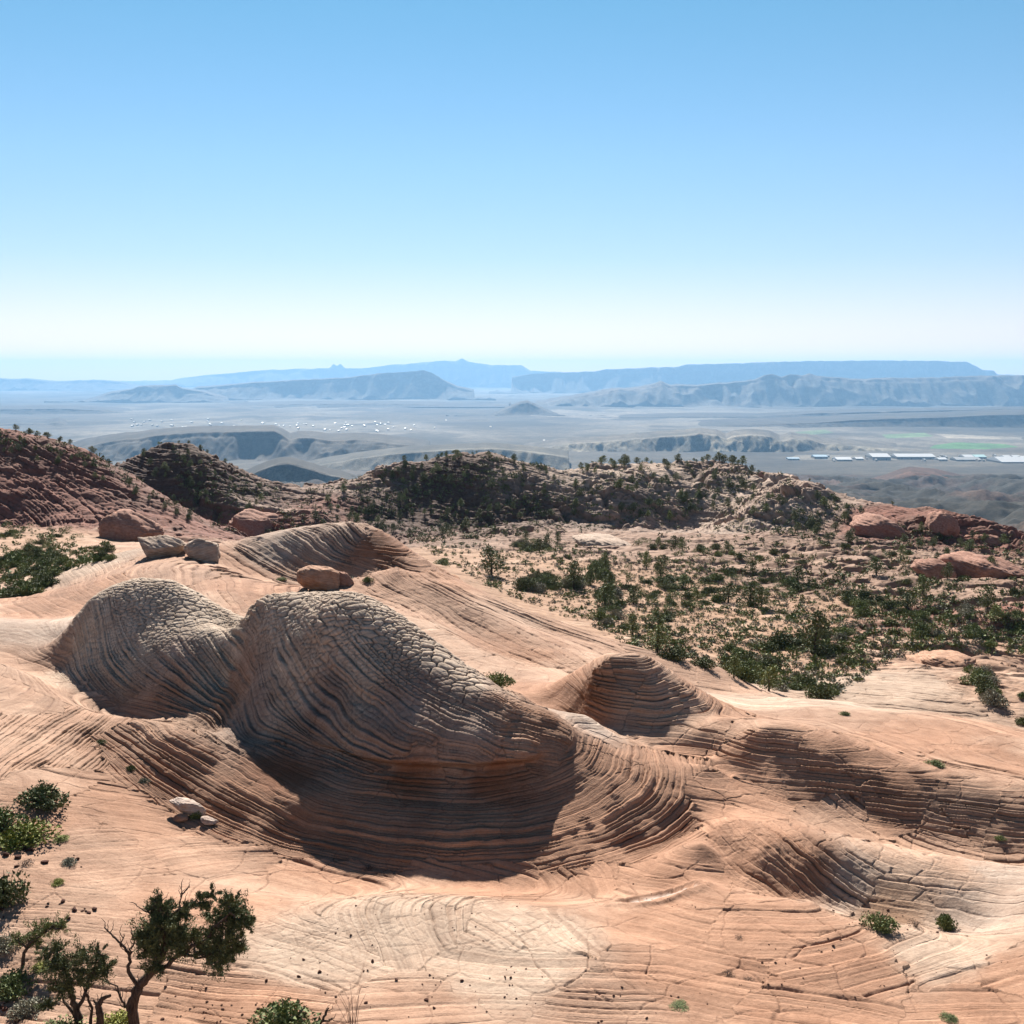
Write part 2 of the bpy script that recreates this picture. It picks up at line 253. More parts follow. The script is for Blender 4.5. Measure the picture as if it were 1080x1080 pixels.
# seeds of bed sets: px, py, trace set or (dip x, dip y), layer thickness, ledge, cracks, lumps, colour, owner
SD = [
 (60,1060,(.05,.45),.16,.035,0,.10,'k','G'),(270,1060,(.1,.5),.14,.055,0,.10,'o','G'),(430,1070,(-.05,.4),.12,.035,0,.06,'k','G'),(640,1070,(.05,.4),.12,.035,0,.05,'k','G'),(860,1070,(.1,.35),.12,.03,0,.05,'o','G'),(1040,1060,(.0,.4),.12,.03,0,.05,'o','G'),
 (330,1010,(.15,.3),.11,.02,.3,.04,'p','G'),(420,975,(.35,.12),.10,.03,.25,.03,'p','G'),(560,985,(.2,.25),.10,.025,.3,.03,'p','G'),(540,1020,(.0,.3),.12,.02,.1,.03,'p','G'),(720,1030,(.1,.3),.12,.02,.1,.03,'o','G'),(900,1020,(-.1,.3),.14,.03,0,.03,'o','G'),(1000,1010,(-.15,.35),.16,.05,0,.03,'p','G'),(1070,1030,(-.15,.35),.16,.03,0,.03,'o','G'),
 (60,960,(.1,.5),.14,.018,.1,.06,'k','G'),(200,950,(.1,.35),.13,.009,.15,.03,'o','G'),(100,900,(-.05,.4),.13,.012,.15,.03,'k','G'),(230,910,(.0,.35),.12,.012,.15,.03,'k','G'),(330,935,(.2,.3),.12,.01,.1,.03,'o','G'),
 (500,938,(.2,.2),.2,.01,0,.02,'o','G'),(600,945,(.3,.1),.2,.01,0,.02,'o','G'),(700,930,(.1,.3),.2,.012,0,.02,'o','G'),(700,970,(.1,.3),.15,.015,0,.02,'o','G'),(810,970,(.0,.4),.15,.02,.05,.03,'o','G'),
 (30,860,(.1,.4),.13,.01,.1,.03,'o','G'),(60,820,(.3,.2),.13,.03,.1,.03,'k','G'),(120,850,(.2,.4),.14,.03,.1,.04,'o','G'),(30,800,'left_fan',.15,.06,0,.02,'o','G'),(60,770,'left_fan',.15,.075,0,.02,'k','G'),(0,770,'left_fan',.15,.075,0,.02,'k','G'),(105,765,'left_fan',.15,.075,0,.02,'k','G'),
 (70,735,(.0,.05),.16,.05,0,.02,'k','G'),(20,738,(.0,.05),.16,.05,0,.02,'k','G'),(160,752,(.0,.05),.12,.04,0,.0,'k','G'),
 (30,700,(.15,.1),.2,.012,.1,.02,'k','G'),(40,665,(.15,.1),.2,.01,.15,.02,'c','G'),
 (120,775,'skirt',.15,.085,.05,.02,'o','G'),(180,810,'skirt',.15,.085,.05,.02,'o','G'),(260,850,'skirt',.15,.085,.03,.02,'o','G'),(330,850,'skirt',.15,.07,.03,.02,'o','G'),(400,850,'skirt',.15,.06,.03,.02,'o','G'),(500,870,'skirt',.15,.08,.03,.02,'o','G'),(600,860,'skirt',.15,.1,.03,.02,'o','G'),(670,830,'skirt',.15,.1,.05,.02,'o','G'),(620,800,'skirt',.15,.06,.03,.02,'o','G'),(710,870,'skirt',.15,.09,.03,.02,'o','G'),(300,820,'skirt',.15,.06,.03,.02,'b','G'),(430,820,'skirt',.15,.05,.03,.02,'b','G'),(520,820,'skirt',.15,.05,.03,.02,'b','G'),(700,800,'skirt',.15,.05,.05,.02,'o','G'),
 (270,740,'cap',.15,.06,.35,.02,'m','G'),(300,700,'cap',.15,.055,.5,.02,'g','G'),(350,740,'cap',.15,.055,.4,.02,'m','G'),(420,760,'cap',.15,.05,.3,.02,'m','G'),(380,700,'cap',.15,.05,.6,.02,'g','G'),(450,730,'cap',.15,.05,.5,.02,'m','G'),(500,765,'cap',.15,.06,.2,.02,'m','G'),(570,765,'cap',.15,.09,.15,.02,'o','G'),(540,755,'cap',.15,.07,.4,.02,'k','G'),
 (300,645,'cap',.15,.035,1.2,.0,'g','G'),(350,650,'cap',.15,.02,1.6,.0,'g','G'),(400,665,'cap',.15,.01,1.9,.0,'g','G'),(440,690,'cap',.15,.01,2,.0,'g','G'),(480,710,'cap',.15,.01,2,.0,'g','G'),
 (150,640,'left_dome',.15,.03,1.3,.0,'g','G'),(190,640,'left_dome',.15,.02,1.2,.0,'g','G'),(105,670,'left_dome',.15,.05,.5,.0,'g','G'),(140,690,'left_dome',.15,.05,.6,.0,'g','G'),(180,700,'left_dome',.15,.075,.6,.0,'c','G'),(220,710,'left_dome',.15,.085,.6,.0,'g','G'),(240,740,'left_dome',.15,.09,.4,.0,'k','G'),(180,735,'left_dome',.15,.08,.3,.0,'k','G'),(230,665,'left_dome',.15,.04,.6,.0,'g','G'),
 (620,712,(.02,.0),.15,.06,0,.02,'o','G'),(670,705,(.02,.0),.13,.07,0,.02,'b','G'),(690,740,(.02,.0),.14,.09,0,.02,'o','G'),(640,740,(.02,.0),.15,.06,0,.02,'o','G'),(735,760,(.03,.0),.15,.1,0,.02,'o','G'),(720,780,(.02,.0),.15,.07,0,.02,'o','G'),
 (560,728,(.2,.1),.2,.01,.1,.02,'o','G'),(620,760,(.2,.1),.2,.015,.2,.02,'c','G'),(520,700,(.2,.1),.2,.015,.1,.02,'k','G'),(580,712,(.2,.1),.2,.015,.1,.02,'k','G'),
 (810,760,(.1,.1),.17,.03,.05,.03,'k','G'),(870,760,(.1,.1),.17,.02,.1,.03,'k','G'),(960,780,(.05,.05),.17,.03,.05,.03,'o','G'),(1040,800,(.05,.05),.17,.05,.05,.03,'o','G'),(900,800,(.05,.1),.17,.03,.1,.03,'o','G'),
 (800,740,(.1,.15),.15,.02,.1,.02,'p','G'),(860,742,(.1,.15),.15,.02,.1,.02,'p','G'),
 (800,800,(.06,.02),.13,.085,.05,.03,'o','G'),(870,822,(.06,.02),.12,.085,.05,.03,'o','G'),(940,845,(.06,.02),.12,.085,.05,.03,'o','G'),(1020,865,(.06,.02),.12,.085,.05,.03,'k','G'),(1070,875,(.06,.02),.12,.08,.05,.03,'k','G'),
 (790,840,(.25,.1),.2,.012,.2,.03,'o','G'),(880,860,'mound',.15,.02,.15,.03,'k','G'),(950,900,'mound',.15,.06,.2,.03,'k','G'),(800,880,'mound',.15,.05,.3,.03,'o','G'),(850,915,'mound',.15,.1,.15,.03,'o','G'),(900,930,'mound',.15,.08,.2,.03,'c','G'),(1010,920,'mound',.15,.06,.2,.03,'k','G'),(1000,880,'mound',.15,.05,.2,.03,'k','G'),(750,860,(.2,.2),.2,.012,.1,.03,'o','G'),(1050,920,'mound',.15,.07,.15,.03,'c','G'),(1020,955,'mound',.15,.04,.1,.02,'c','G'),(940,955,(.1,.1),.2,.02,0,.03,'s','G'),
 # ridge behind
 (470,610,'back_ridge',.2,.12,0,.03,'o','G'),(560,655,'back_ridge',.2,.09,0,.03,'k','G'),(640,685,'back_ridge',.2,.07,0,.03,'k','G'),(480,650,'back_ridge',.2,.1,0,.03,'k','G'),(550,690,'back_ridge',.2,.08,0,.03,'o','G'),(620,700,'back_ridge',.2,.07,0,.03,'k','G'),(440,595,(.1,0),.2,.12,0,.03,'o','G'),
 (300,580,'hump',.2,.10,0,.03,'c','G'),(350,575,'hump',.2,.12,0,.03,'m','G'),(400,580,(.02,0),.25,.14,0,.05,'b','G'),(380,605,'hump',.2,.05,0,.03,'k','G'),(320,600,'hump',.2,.05,0,.03,'k','G'),
 (250,600,(.4,.1),.25,.10,0,.03,'o','G'),(220,595,(.45,.05),.25,.09,0,.03,'k','G'),(280,620,(.35,.1),.25,.1,0,.04,'o','G'),(170,600,(.35,.1),.25,.09,0,.03,'k','G'),(110,590,(.3,.2),.25,.04,0,.03,'p','G'),(200,580,(.3,.1),.25,.04,0,.03,'o','G'),(100,620,(.3,.2),.25,.02,0,.03,'o','G'),(50,640,(.2,.2),.25,.02,0,.03,'o','G'),
 (50,600,(.2,.2),.3,.03,0,.12,'s','G'),(60,570,(.2,.2),.3,.04,0,.12,'s','G'),(0,580,(.2,.2),.3,.04,0,.12,'s','G'),(120,575,(.2,.2),.3,.03,0,.05,'k','G'),
 (700,695,(.2,.2),.25,.05,0,.05,'k','G'),(760,712,(.2,.2),.25,.05,0,.05,'k','G'),
 # flat beyond
 (460,585,(.2,.2),.4,.03,0,.25,'s','G'),(560,600,(.2,.2),.4,.03,0,.2,'s','G'),(620,640,(.2,.2),.4,.03,0,.15,'s','G'),(700,620,(.2,.2),.4,.03,0,.2,'s','G'),(720,660,(.2,.2),.4,.03,0,.15,'s','G'),(820,650,(.2,.2),.4,.03,0,.2,'s','G'),(800,690,(.2,.2),.4,.05,0,.2,'s','G'),(900,640,(.2,.2),.4,.05,0,.2,'s','G'),
 (550,575,(.1,.2),.4,.2,0,.5,'q','G'),(640,570,(.1,.2),.4,.2,0,.5,'q','G'),(720,580,(.07,.12),1.0,.5,0,.6,'q','G'),(800,590,(.07,.12),1.0,.5,0,.7,'q','G'),(900,590,(.07,.12),1.0,.5,0,1,'q','G'),(860,610,(.07,.12),1.0,.5,0,.7,'q','G'),(980,600,(.07,.12),1.0,.5,0,1.3,'q','G'),(1060,600,(.07,.12),1.0,.5,0,1.4,'q','G'),(960,620,(.07,.12),1.0,.5,0,.7,'q','G'),
 (1040,630,(.07,.12),1.0,.5,0,.8,'q','G'),(1000,650,(.05,.1),.4,.3,0,.6,'r','G'),(1060,650,(.05,.1),.4,.3,0,.8,'r','G'),
 (920,695,(.1,.2),.35,.2,0,.45,'k','G'),(1000,690,(.1,.2),.35,.2,0,.6,'k','G'),(1060,685,(.1,.2),.35,.25,0,.6,'k','G'),(900,718,(.1,.3),.25,.04,0,.08,'p','G'),(960,722,(.1,.3),.25,.04,0,.1,'p','G'),(1040,720,(.1,.2),.3,.2,0,.5,'k','G'),(880,705,(.1,.3),.3,.1,0,.2,'k','G'),
 # hills
 (40,480,(.4,.1),.7,.35,0,.45,'r','R'),(60,530,(.5,.1),.7,.4,0,.45,'r','R'),(0,500,(.4,.1),.7,.4,0,.45,'r','R'),(0,540,(.4,.1),.7,.4,0,.45,'r','R'),(120,520,(.4,.1),.7,.35,0,.45,'r','R'),(150,545,(.4,.1),.7,.35,0,.45,'r','R'),(200,556,(.4,.1),.7,.35,0,.45,'r','R'),
 (185,490,(.1,.1),.9,.5,0,1.7,'d','D'),(230,510,(.1,.1),.9,.5,0,1.7,'d','D'),(180,520,(.1,.1),.9,.5,0,1.7,'d','D'),(270,530,(.1,.1),.9,.5,0,1.7,'m','D'),(265,550,(.1,.1),.8,.5,0,2,'r','M'),(290,560,(.1,.1),.8,.5,0,2,'r','M'),
 (380,510,(.2,.1),.9,.5,0,1.7,'m','M'),(350,540,(.2,.1),.9,.5,0,1.7,'r','M'),(420,540,(.2,.1),.9,.5,0,1.7,'d','M'),(480,500,(.2,.1),.9,.5,0,1.7,'d','M'),(480,540,(.2,.1),.9,.5,0,1.7,'d','M'),(540,510,(.2,.1),.9,.5,0,1.7,'m','M'),(560,540,(.2,.1),.9,.5,0,1.7,'d','M'),(600,510,(.2,.1),.9,.6,0,1.7,'c','M'),(650,500,(.2,.1),.9,.6,0,1.7,'c','M'),(640,535,(.2,.1),.9,.6,0,1.7,'m','M'),(700,500,(.2,.1),.9,.6,0,1.7,'c','M'),(700,540,(.2,.1),.9,.6,0,1.7,'m','M'),(760,490,(.3,.1),.9,.6,0,1.8,'m','M'),(760,530,(.25,.1),.9,.6,0,1.7,'c','M'),(820,520,(.4,.1),.9,.6,0,1.6,'m','M'),(820,545,(.3,.1),.9,.6,0,1.8,'c','M'),(880,535,(.45,.1),.9,.5,0,1,'m','M'),(920,545,(.45,.1),.9,.4,0,.6,'r','M'),
 (990,560,(.1,.1),.8,.5,0,1,'r','M'),(1050,570,(.1,.1),.8,.6,0,2,'r','M'),
]
# ---------------------------------------------------------------- near-land grid, fine where the photograph is close
def rows():
    Y = [10.0]
    while Y[-1] < 760:
        y = Y[-1]
        if y < 24.5: d = .35
        elif y < 30: d = .05
        elif 41.5 < y < 51.5: d = .028
        elif y < 60: d = .04
        elif y < 98: d = .075
        elif y < 200: d = .075+(y-98)*.0016
        elif y < 480: d = .24+(y-200)*.0010
        else: d = 3.5
        Y.append(y+d/Q)
    return np.array(Y)
gy = rows()
nin = int(1180*Q)
gu = np.concatenate([np.linspace(-.8, -.52, int(60*Q))[:-1], np.linspace(-.52, .52, nin), np.linspace(.52, .8, int(60*Q))[1:]])
print('grid', len(gu), len(gy))
GU, GV = np.meshgrid(gu, np.log(gy))
base = bicubic(S, GU, GV)
GY = np.exp(GV); X = (GU*GY); Z = base*GY
# seeds -> plan, nearest with warped distance
sp_ = []
for r in SD:
    sp_.append(hit(r[0], r[1], 60 if (r[1] < 632 and r[0] < 700) or r[8] != 'G' else 10))
sp_ = np.array(sp_)
wn1 = fbm2(GU*60, GV*60, 3, 5)*.010; wn2 = fbm2(GU*60+40, GV*60, 3, 9)*.010
nS = len(SD); best = np.full(GU.shape, 9e9, f4); idx = np.zeros(GU.shape, np.int16)
wsum = np.zeros(GU.shape, f4); colr = [np.zeros(GU.shape, f4) for _ in range(3)]
par = [np.zeros(GU.shape, f4) for _ in range(4)]
GU4 = (GU+wn1).astype(f4); GV4 = (GV+wn2).astype(f4)
for k, r in enumerate(SD):
    du = np.abs(gu-sp_[k, 0]); dv = np.abs(np.log(gy)-sp_[k, 1])
    i0, i1 = np.searchsorted(gu, (sp_[k, 0]-.33, sp_[k, 0]+.33)); j0, j1 = np.searchsorted(np.log(gy), (sp_[k, 1]-.6, sp_[k, 1]+.6))
    if k in (0,): pass
    sl_ = (slice(j0, j1), slice(i0, i1))
    d = (GU4[sl_]-f4(sp_[k, 0]))**2+(GV4[sl_]-f4(sp_[k, 1]))**2
    m = d < best[sl_]; best[sl_] = np.where(m, d, best[sl_]); idx[sl_] = np.where(m, k, idx[sl_])
    wt = 1/(d+f4(1.1e-4))**2
    wsum[sl_] += wt
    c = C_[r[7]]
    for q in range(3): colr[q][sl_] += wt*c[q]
    for q, vv in enumerate((r[4], r[5], r[6], 1.0 if r[7] == 's' else 0.0)): par[q][sl_] += wt*vv
zero = wsum <= 0; wsum[zero] = 1
colr = [np.where(zero, C_['k'][q], colr[q]/wsum) for q in range(3)]
ledge, crack, lump, sand = [p/wsum for p in par]
del GU4, GV4, best
# bedding phase
ph = np.zeros(GU.shape)
Xw = X+fbm2(X/4, GY/4, 3, 21)*.5; Zw = Z+fbm2(X/3.1+9, GY/3.1, 3, 31)*.06*(1+GY/120)
TPG = {}
wig = fbm2(X/.35, GY/.35+Z/.3, 2, 63)*.13+fbm2(X/1.6, GY/1.6, 3, 61)*.45+fbm2(X/5, GY/5, 2, 62)*.6
for k, r in enumerate(SD):
    m = idx == k
    if not m.any(): continue
    if isinstance(r[2], str):
        if r[2] not in TPG: TPG[r[2]] = bicubic(TP[r[2]], GU, GV)
        ph[m] = (TPG[r[2]][m]+wig[m])+{'skirt': 0, 'cap': 200, 'left_dome': 300, 'left_fan': 400, 'mound': 500, 'back_ridge': 600, 'hump': 700}[r[2]]
    else:
        ph[m] = (Zw[m]+r[2][0]*Xw[m]+r[2][1]*GY[m])/r[3] + 1000 + (k % 7)*131
# smooth part of every set: unequal beds, some bold, some faint
pl = ph+.35*np.sin(ph*.61+1)+.2*np.sin(ph*1.73)
fl = np.floor(pl); t = (pl-fl).astype(f4)
hard = hash1(fl, 3)
g0 = hash1(fl, 8)**1.6*1.7; g1_ = hash1(fl+1, 8)**1.6*1.7
fade = np.clip(.75+1.2*fbm2(X/2.3+50, GY/2.3, 3, 71)+.5*fbm2(X/.55, GY/.55+Z, 2, 72), .08, 1.45)
groove = g0*np.exp(-(t/.12)**2)+g1_*np.exp(-((1-t)/.12)**2)              # some partings deep, some closed
edge_ = 1-np.abs(2*t-1)**9
disp = 1.9*ledge*fade*((hard-.5)*1.0*edge_-.72*groove+(t-.5)*.55*edge_)
joint = np.zeros(GU.shape, f4)
del hard
# polygon joints (cracked caps); cells flattened along the beds
nr = gy < 100
nj = int(nr.sum())
a = slice(0, nj)
jx = X[a]; jz = Z[a]*1.7+GY[a]*.85
wx = fbm2(X[a]/1.1, jz/1.1, 2, 81)*.22; wy = fbm2(X[a]/1.1+30, jz/1.1, 2, 82)*.22
f1, f2, cid = vor2((X[a]+wx)/.66, (GY[a]*.75+Z[a]*1.15+wy)/.44, 4)
f1b, f2b, cidb = vor2((X[a]+wx)/.36+9, (GY[a]*.75+Z[a]*1.15+wy)/.27, 6)
sm = fbm2(X[a]/1.5+9, GY[a]/1.5, 2, 83) > .05; f1 = np.where(sm, f1b, f1); f2 = np.where(sm, f2b, f2); cid = np.where(sm, cidb, cid)
e = f2-f1
cell = sstep(0, .16, e)*(.8+.2*sstep(.1, .7, e)) - 1
disp[a] += crack[a]*(.075*cell + .035*(cid-.5)*sstep(0, .1, e))
joint[a] = np.clip(crack[a], 0, 1)*(1-sstep(0, .13, e))
f1, f2, c2 = vor2((X[a]*1.0+wx)/2.1+7, (GY[a]*.7+Z[a]*1.4+wy)/1.5, 14)
disp[a] -= .03*(1-sstep(0, .035, f2-f1))*fade[a]*(GY[a] > 24)
joint[a] = np.maximum(joint[a], .5*(1-sstep(0, .03, f2-f1))*fade[a])
# lumps: slickrock mounds and blocks, size grows with the seeds' lump value
l = lump
lum = fbm2(X/2.7, GY/2.7, 4, 91)*.55
disp += np.where(GY < 98, l*lum*2.0, 0)
b = slice(nj-1, None)
Xb, Yb, Zb, lb = X[b], GY[b], Z[b], l[b]
w1 = fbm2(Xb/9, Yb/9, 3, 101)*4; w2 = fbm2(Xb/9+77, Yb/9, 3, 102)*4
f1, f2, c3 = vor2((Xb+w1)/15+Yb*.02, (Yb+w2)/8+Zb*.1, 24)
mnd = sstep(0, .42, f2-f1)*(.75+.5*c3)-.6                                   # long whalebacks parted by clefts
f1, f2, c4 = vor2((Xb+w1*.6)/5.5-Zb*.2, (Yb+w2*.6)/3.8+Zb*.3, 34)
blk = sstep(0, .22, f2-f1)*(.6+.8*c4)-.5
big = fbm2(Xb/28, Yb/28, 4, 111)
far = sstep(230, 330, Yb)
rid = 1-2*np.abs(fbm2(Xb/34+Zb/60, Yb/60, 5, 113, .5))                      # gullies and spurs
f1, f2, c5 = vor2((Xb+w1*1.6+Zb*1.2)/21, (Yb+w2*1.5)/15+Zb*.12, 44)
sl2 = sstep(0, .2, f2-f1)*(.7+.6*c5)-.7                                     # broad tilted slabs with clefts
outc = sstep(-.15, .25, fbm2(Xb/24+5, Yb/24, 3, 119))
db = lb*((mnd*1.25+blk*.3)*(1-far)+far*(big*1.05+rid*1.2+outc*(sl2*1.5+blk*.35)))+(.06+.2*far)*fbm2(Xb/1.9, Yb/1.9, 4, 121, .6)
db -= far*lb*.8+far*.2
disp[b] += db*sstep(92, 104, Yb)
# small pits and grain on everything near
disp += .012*fbm2(X/.35, GY/.35, 3, 131)*(GY < 100)+(.05+.10*lump)*fbm2(X/6.5, GY/6.5, 3, 141)*.6
# the shallow pothole with its white crust
pu, pv = hit(695, 944); pxc, pyc = pu*math.exp(pv), math.exp(pv)
pd = np.sqrt(((X-pxc)/1.35)**2+((GY-pyc)/.95)**2)*(1+.18*fbm2(X*1.1, GY*1.1, 3, 401))
disp += .10*np.exp(-((pd-1.12)/.16)**2)*(GY < 60)-.10*(1-sstep(.75, 1.05, pd))
# slopes must not bury the skyline: displacement along the surface normal
def normals(X, Y, Z):
    tu = np.stack([np.gradient(X, axis=1), np.zeros_like(X), np.gradient(Z, axis=1)], -1).astype(f4)
    tv = np.stack([np.gradient(X, axis=0), np.gradient(Y, axis=0), np.gradient(Z, axis=0)], -1).astype(f4)
    n = np.cross(tu, tv); n /= np.linalg.norm(n, axis=-1, keepdims=True)+1e-9
    return n
N = normals(X, GY, Z)
steep = 1-N[..., 2]
PX = (X+N[..., 0]*disp).astype(f4); PY = (GY+N[..., 1]*disp).astype(f4); PZ = (Z+N[..., 2]*disp).astype(f4)
lipu = np.array([slope(p_, q_)[0] for p_, q_ in ((300,782),(400,800),(500,803),(560,800),(600,790),(618,772))])
lipz = np.array([slope(p_, q_)[1]*y_ for p_, q_, y_ in ((300,786,45.2),(400,804,43),(500,807,42.4),(560,802,42.5),(600,790,43.2),(618,765,45.5))])
zl = np.interp(gu, lipu, lipz)[None, :]; wl = np.interp(gu, [lipu[0]-.02, lipu[1], lipu[-1], lipu[-1]+.012], [0, 1, 1, 0])[None, :]
qq = (Z-zl)
push = .75*wl*sstep(-.15, .35, qq)*(1-sstep(.9, 2.4, qq))*sstep(41.8, 42.4, GY)*(1-sstep(47.5, 49, GY))*sstep(.15, .4, steep)
nh = np.sqrt(N[..., 0]**2+N[..., 1]**2)+1e-6
PX += (N[..., 0]/nh*push).astype(f4); PY += (N[..., 1]/nh*push).astype(f4)
Sfin = (PZ/GY)
owner = np.array([{'G': 0, 'R': 1, 'D': 2, 'M': 3}[r[8]] for r in SD], np.int8)[idx]
owner[GY < 190] = 0
owner[(GY > 230) & (owner == 0)] = 3
# colour: set colour with blotches that belong to the rock
blot = fbm2(X/5.5+3, GY/5.5, 4, 151); bl2 = fbm2(X/1.2+3, GY/1.2, 4, 161)
band = hash1(np.floor(pl*.5), 55)-.5
k1 = .66+.10*blot+.10*bl2+.16*band*(1-sand)
RGB = []
pale = sstep(.15, .65, fbm2(X/7+60, GY/7+11, 3, 171))*.35*(GY < 230)
grey_top = np.zeros(GU.shape)
for q in range(3):
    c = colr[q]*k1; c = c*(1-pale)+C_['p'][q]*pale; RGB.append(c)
# reddish sandstone streaks on the hills, dark scrubby soil between blocks
m = sstep(.0, .35, fbm2(X/11, GY/11, 3, 181))*(GY > 240)
for q in range(3): RGB[q] = RGB[q]*(1-.35*m)+(.10, .07, .05)[q]*.35*m
pm = (1-sstep(.8, .98, pd))*sstep(-.12, .12, fbm2(X*1.7, GY*1.7, 4, 403)+.06); rm_ = np.exp(-((pd-.98)/.05)**2)*.5
for q in range(3): RGB[q] = (RGB[q]*(1-pm)+(.40, .33, .28)[q]*pm)*(1-rm_)+(.16, .09, .06)[q]*rm_
RGB = [np.clip(c, .01, .9).astype(f4) for c in RGB]
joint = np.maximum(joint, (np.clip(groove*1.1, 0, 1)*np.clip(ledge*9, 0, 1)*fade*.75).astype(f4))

def land_at(px, py, y0=10):
    """(x, y, z) of the finished land where the ray of a photo pixel meets it"""
    u, s = slope(px, py); i = int(np.clip(np.searchsorted(gu, u), 1, len(gu)-1))
    prof = Sfin[:, i]; g = np.where((prof >= s) & (gy >= y0))[0]
    if not len(g): return None
    j = g[0]; return (u*gy[j], gy[j], prof[j]*gy[j])
def land_z(x, y):
    j = int(np.clip(np.searchsorted(gy, y), 1, len(gy)-1)); i = int(np.clip(np.searchsorted(gu, x/y), 1, len(gu)-1))
    return float(Sfin[j, i]*gy[j])

# ---------------------------------------------------------------- scene helpers
def tag(o, label=None, cat=None, group=None, kind=None):
    if label: o['label'] = label
    if cat: o['category'] = cat
    if group: o['group'] = group
    if kind: o['kind'] = kind
    return o
def link(name, data, parent=None, loc=None):
    o = bpy.data.objects.new(name, data); COL.objects.link(o)
    if parent: o.parent = parent
    if loc is not None: o.location = loc
    return o
def np_mesh(name, V, Fc, mats=(), smooth=True, attrs=None, mi=None):
    V = np.asarray(V, f4); Fc = np.asarray(Fc, np.int32); k = Fc.shape[1]
    me = bpy.data.meshes.new(name)
    me.vertices.add(len(V)); me.vertices.foreach_set('co', V.ravel())
    me.loops.add(Fc.size); me.loops.foreach_set('vertex_index', Fc.ravel())
    me.polygons.add(len(Fc)); me.polygons.foreach_set('loop_start', np.arange(0, Fc.size, k, dtype=np.int32))
    me.polygons.foreach_set('use_smooth', np.full(len(Fc), smooth))
    for m_ in mats: me.materials.append(m_)
    if mi is not None: me.polygons.foreach_set('material_index', np.asarray(mi, np.int32))
    for an, (ty, arr) in (attrs or {}).items():
        at = me.attributes.new(an, ty, 'POINT')
        at.data.foreach_set('vector' if ty == 'FLOAT_VECTOR' else 'value', np.asarray(arr, f4).ravel())
    me.update(); me.validate(clean_customdata=False)
    return me
def node(nt, t, **kw):
    n = nt.nodes.new(t)
    for k, v_ in kw.items(): setattr(n, k, v_)
    return n
def newmat(name, rough=.9, spec=.2):
    m = bpy.data.materials.new(name); m.use_nodes = True; nt = m.node_tree
    b = nt.nodes['Principled BSDF']; b.inputs['Roughness'].default_value = rough; b.inputs['Specular IOR Level'].default_value = spec
    return m, nt, b
def noise(nt, scale, detail=5, rough=.55, dim='3D', vec=None):
    n = node(nt, 'ShaderNodeTexNoise'); n.noise_dimensions = dim
    n.inputs['Scale'].default_value = scale; n.inputs['Detail'].default_value = detail; n.inputs['Roughness'].default_value = rough
    if vec is not None: nt.links.new(vec, n.inputs['Vector'])
    return n
def ramp(nt, src, stops):
    r = node(nt, 'ShaderNodeValToRGB'); nt.links.new(src, r.inputs[0])
    while len(r.color_ramp.elements) < len(stops): r.color_ramp.elements.new(.5)
    for e_, (p, c) in zip(r.color_ramp.elements, stops):
        e_.position = p; e_.color = (*c, 1) if len(c) == 3 else c
    return r
def math_(nt, op, a, b=None, c=None):
    n = node(nt, 'ShaderNodeMath', operation=op)
    for i, v_ in enumerate((a, b, c)):
        if v_ is None: continue
        if isinstance(v_, (int, float)): n.inputs[i].default_value = v_
        else: nt.links.new(v_, n.inputs[i])
    return n.outputs[0]
def mul_col(nt, c, f, fac=1.0):
    n = node(nt, 'ShaderNodeMix', data_type='RGBA', blend_type='MULTIPLY'); n.inputs[0].default_value = fac
    nt.links.new(c, n.inputs[6]); nt.links.new(f, n.inputs[7]); return n.outputs[2]

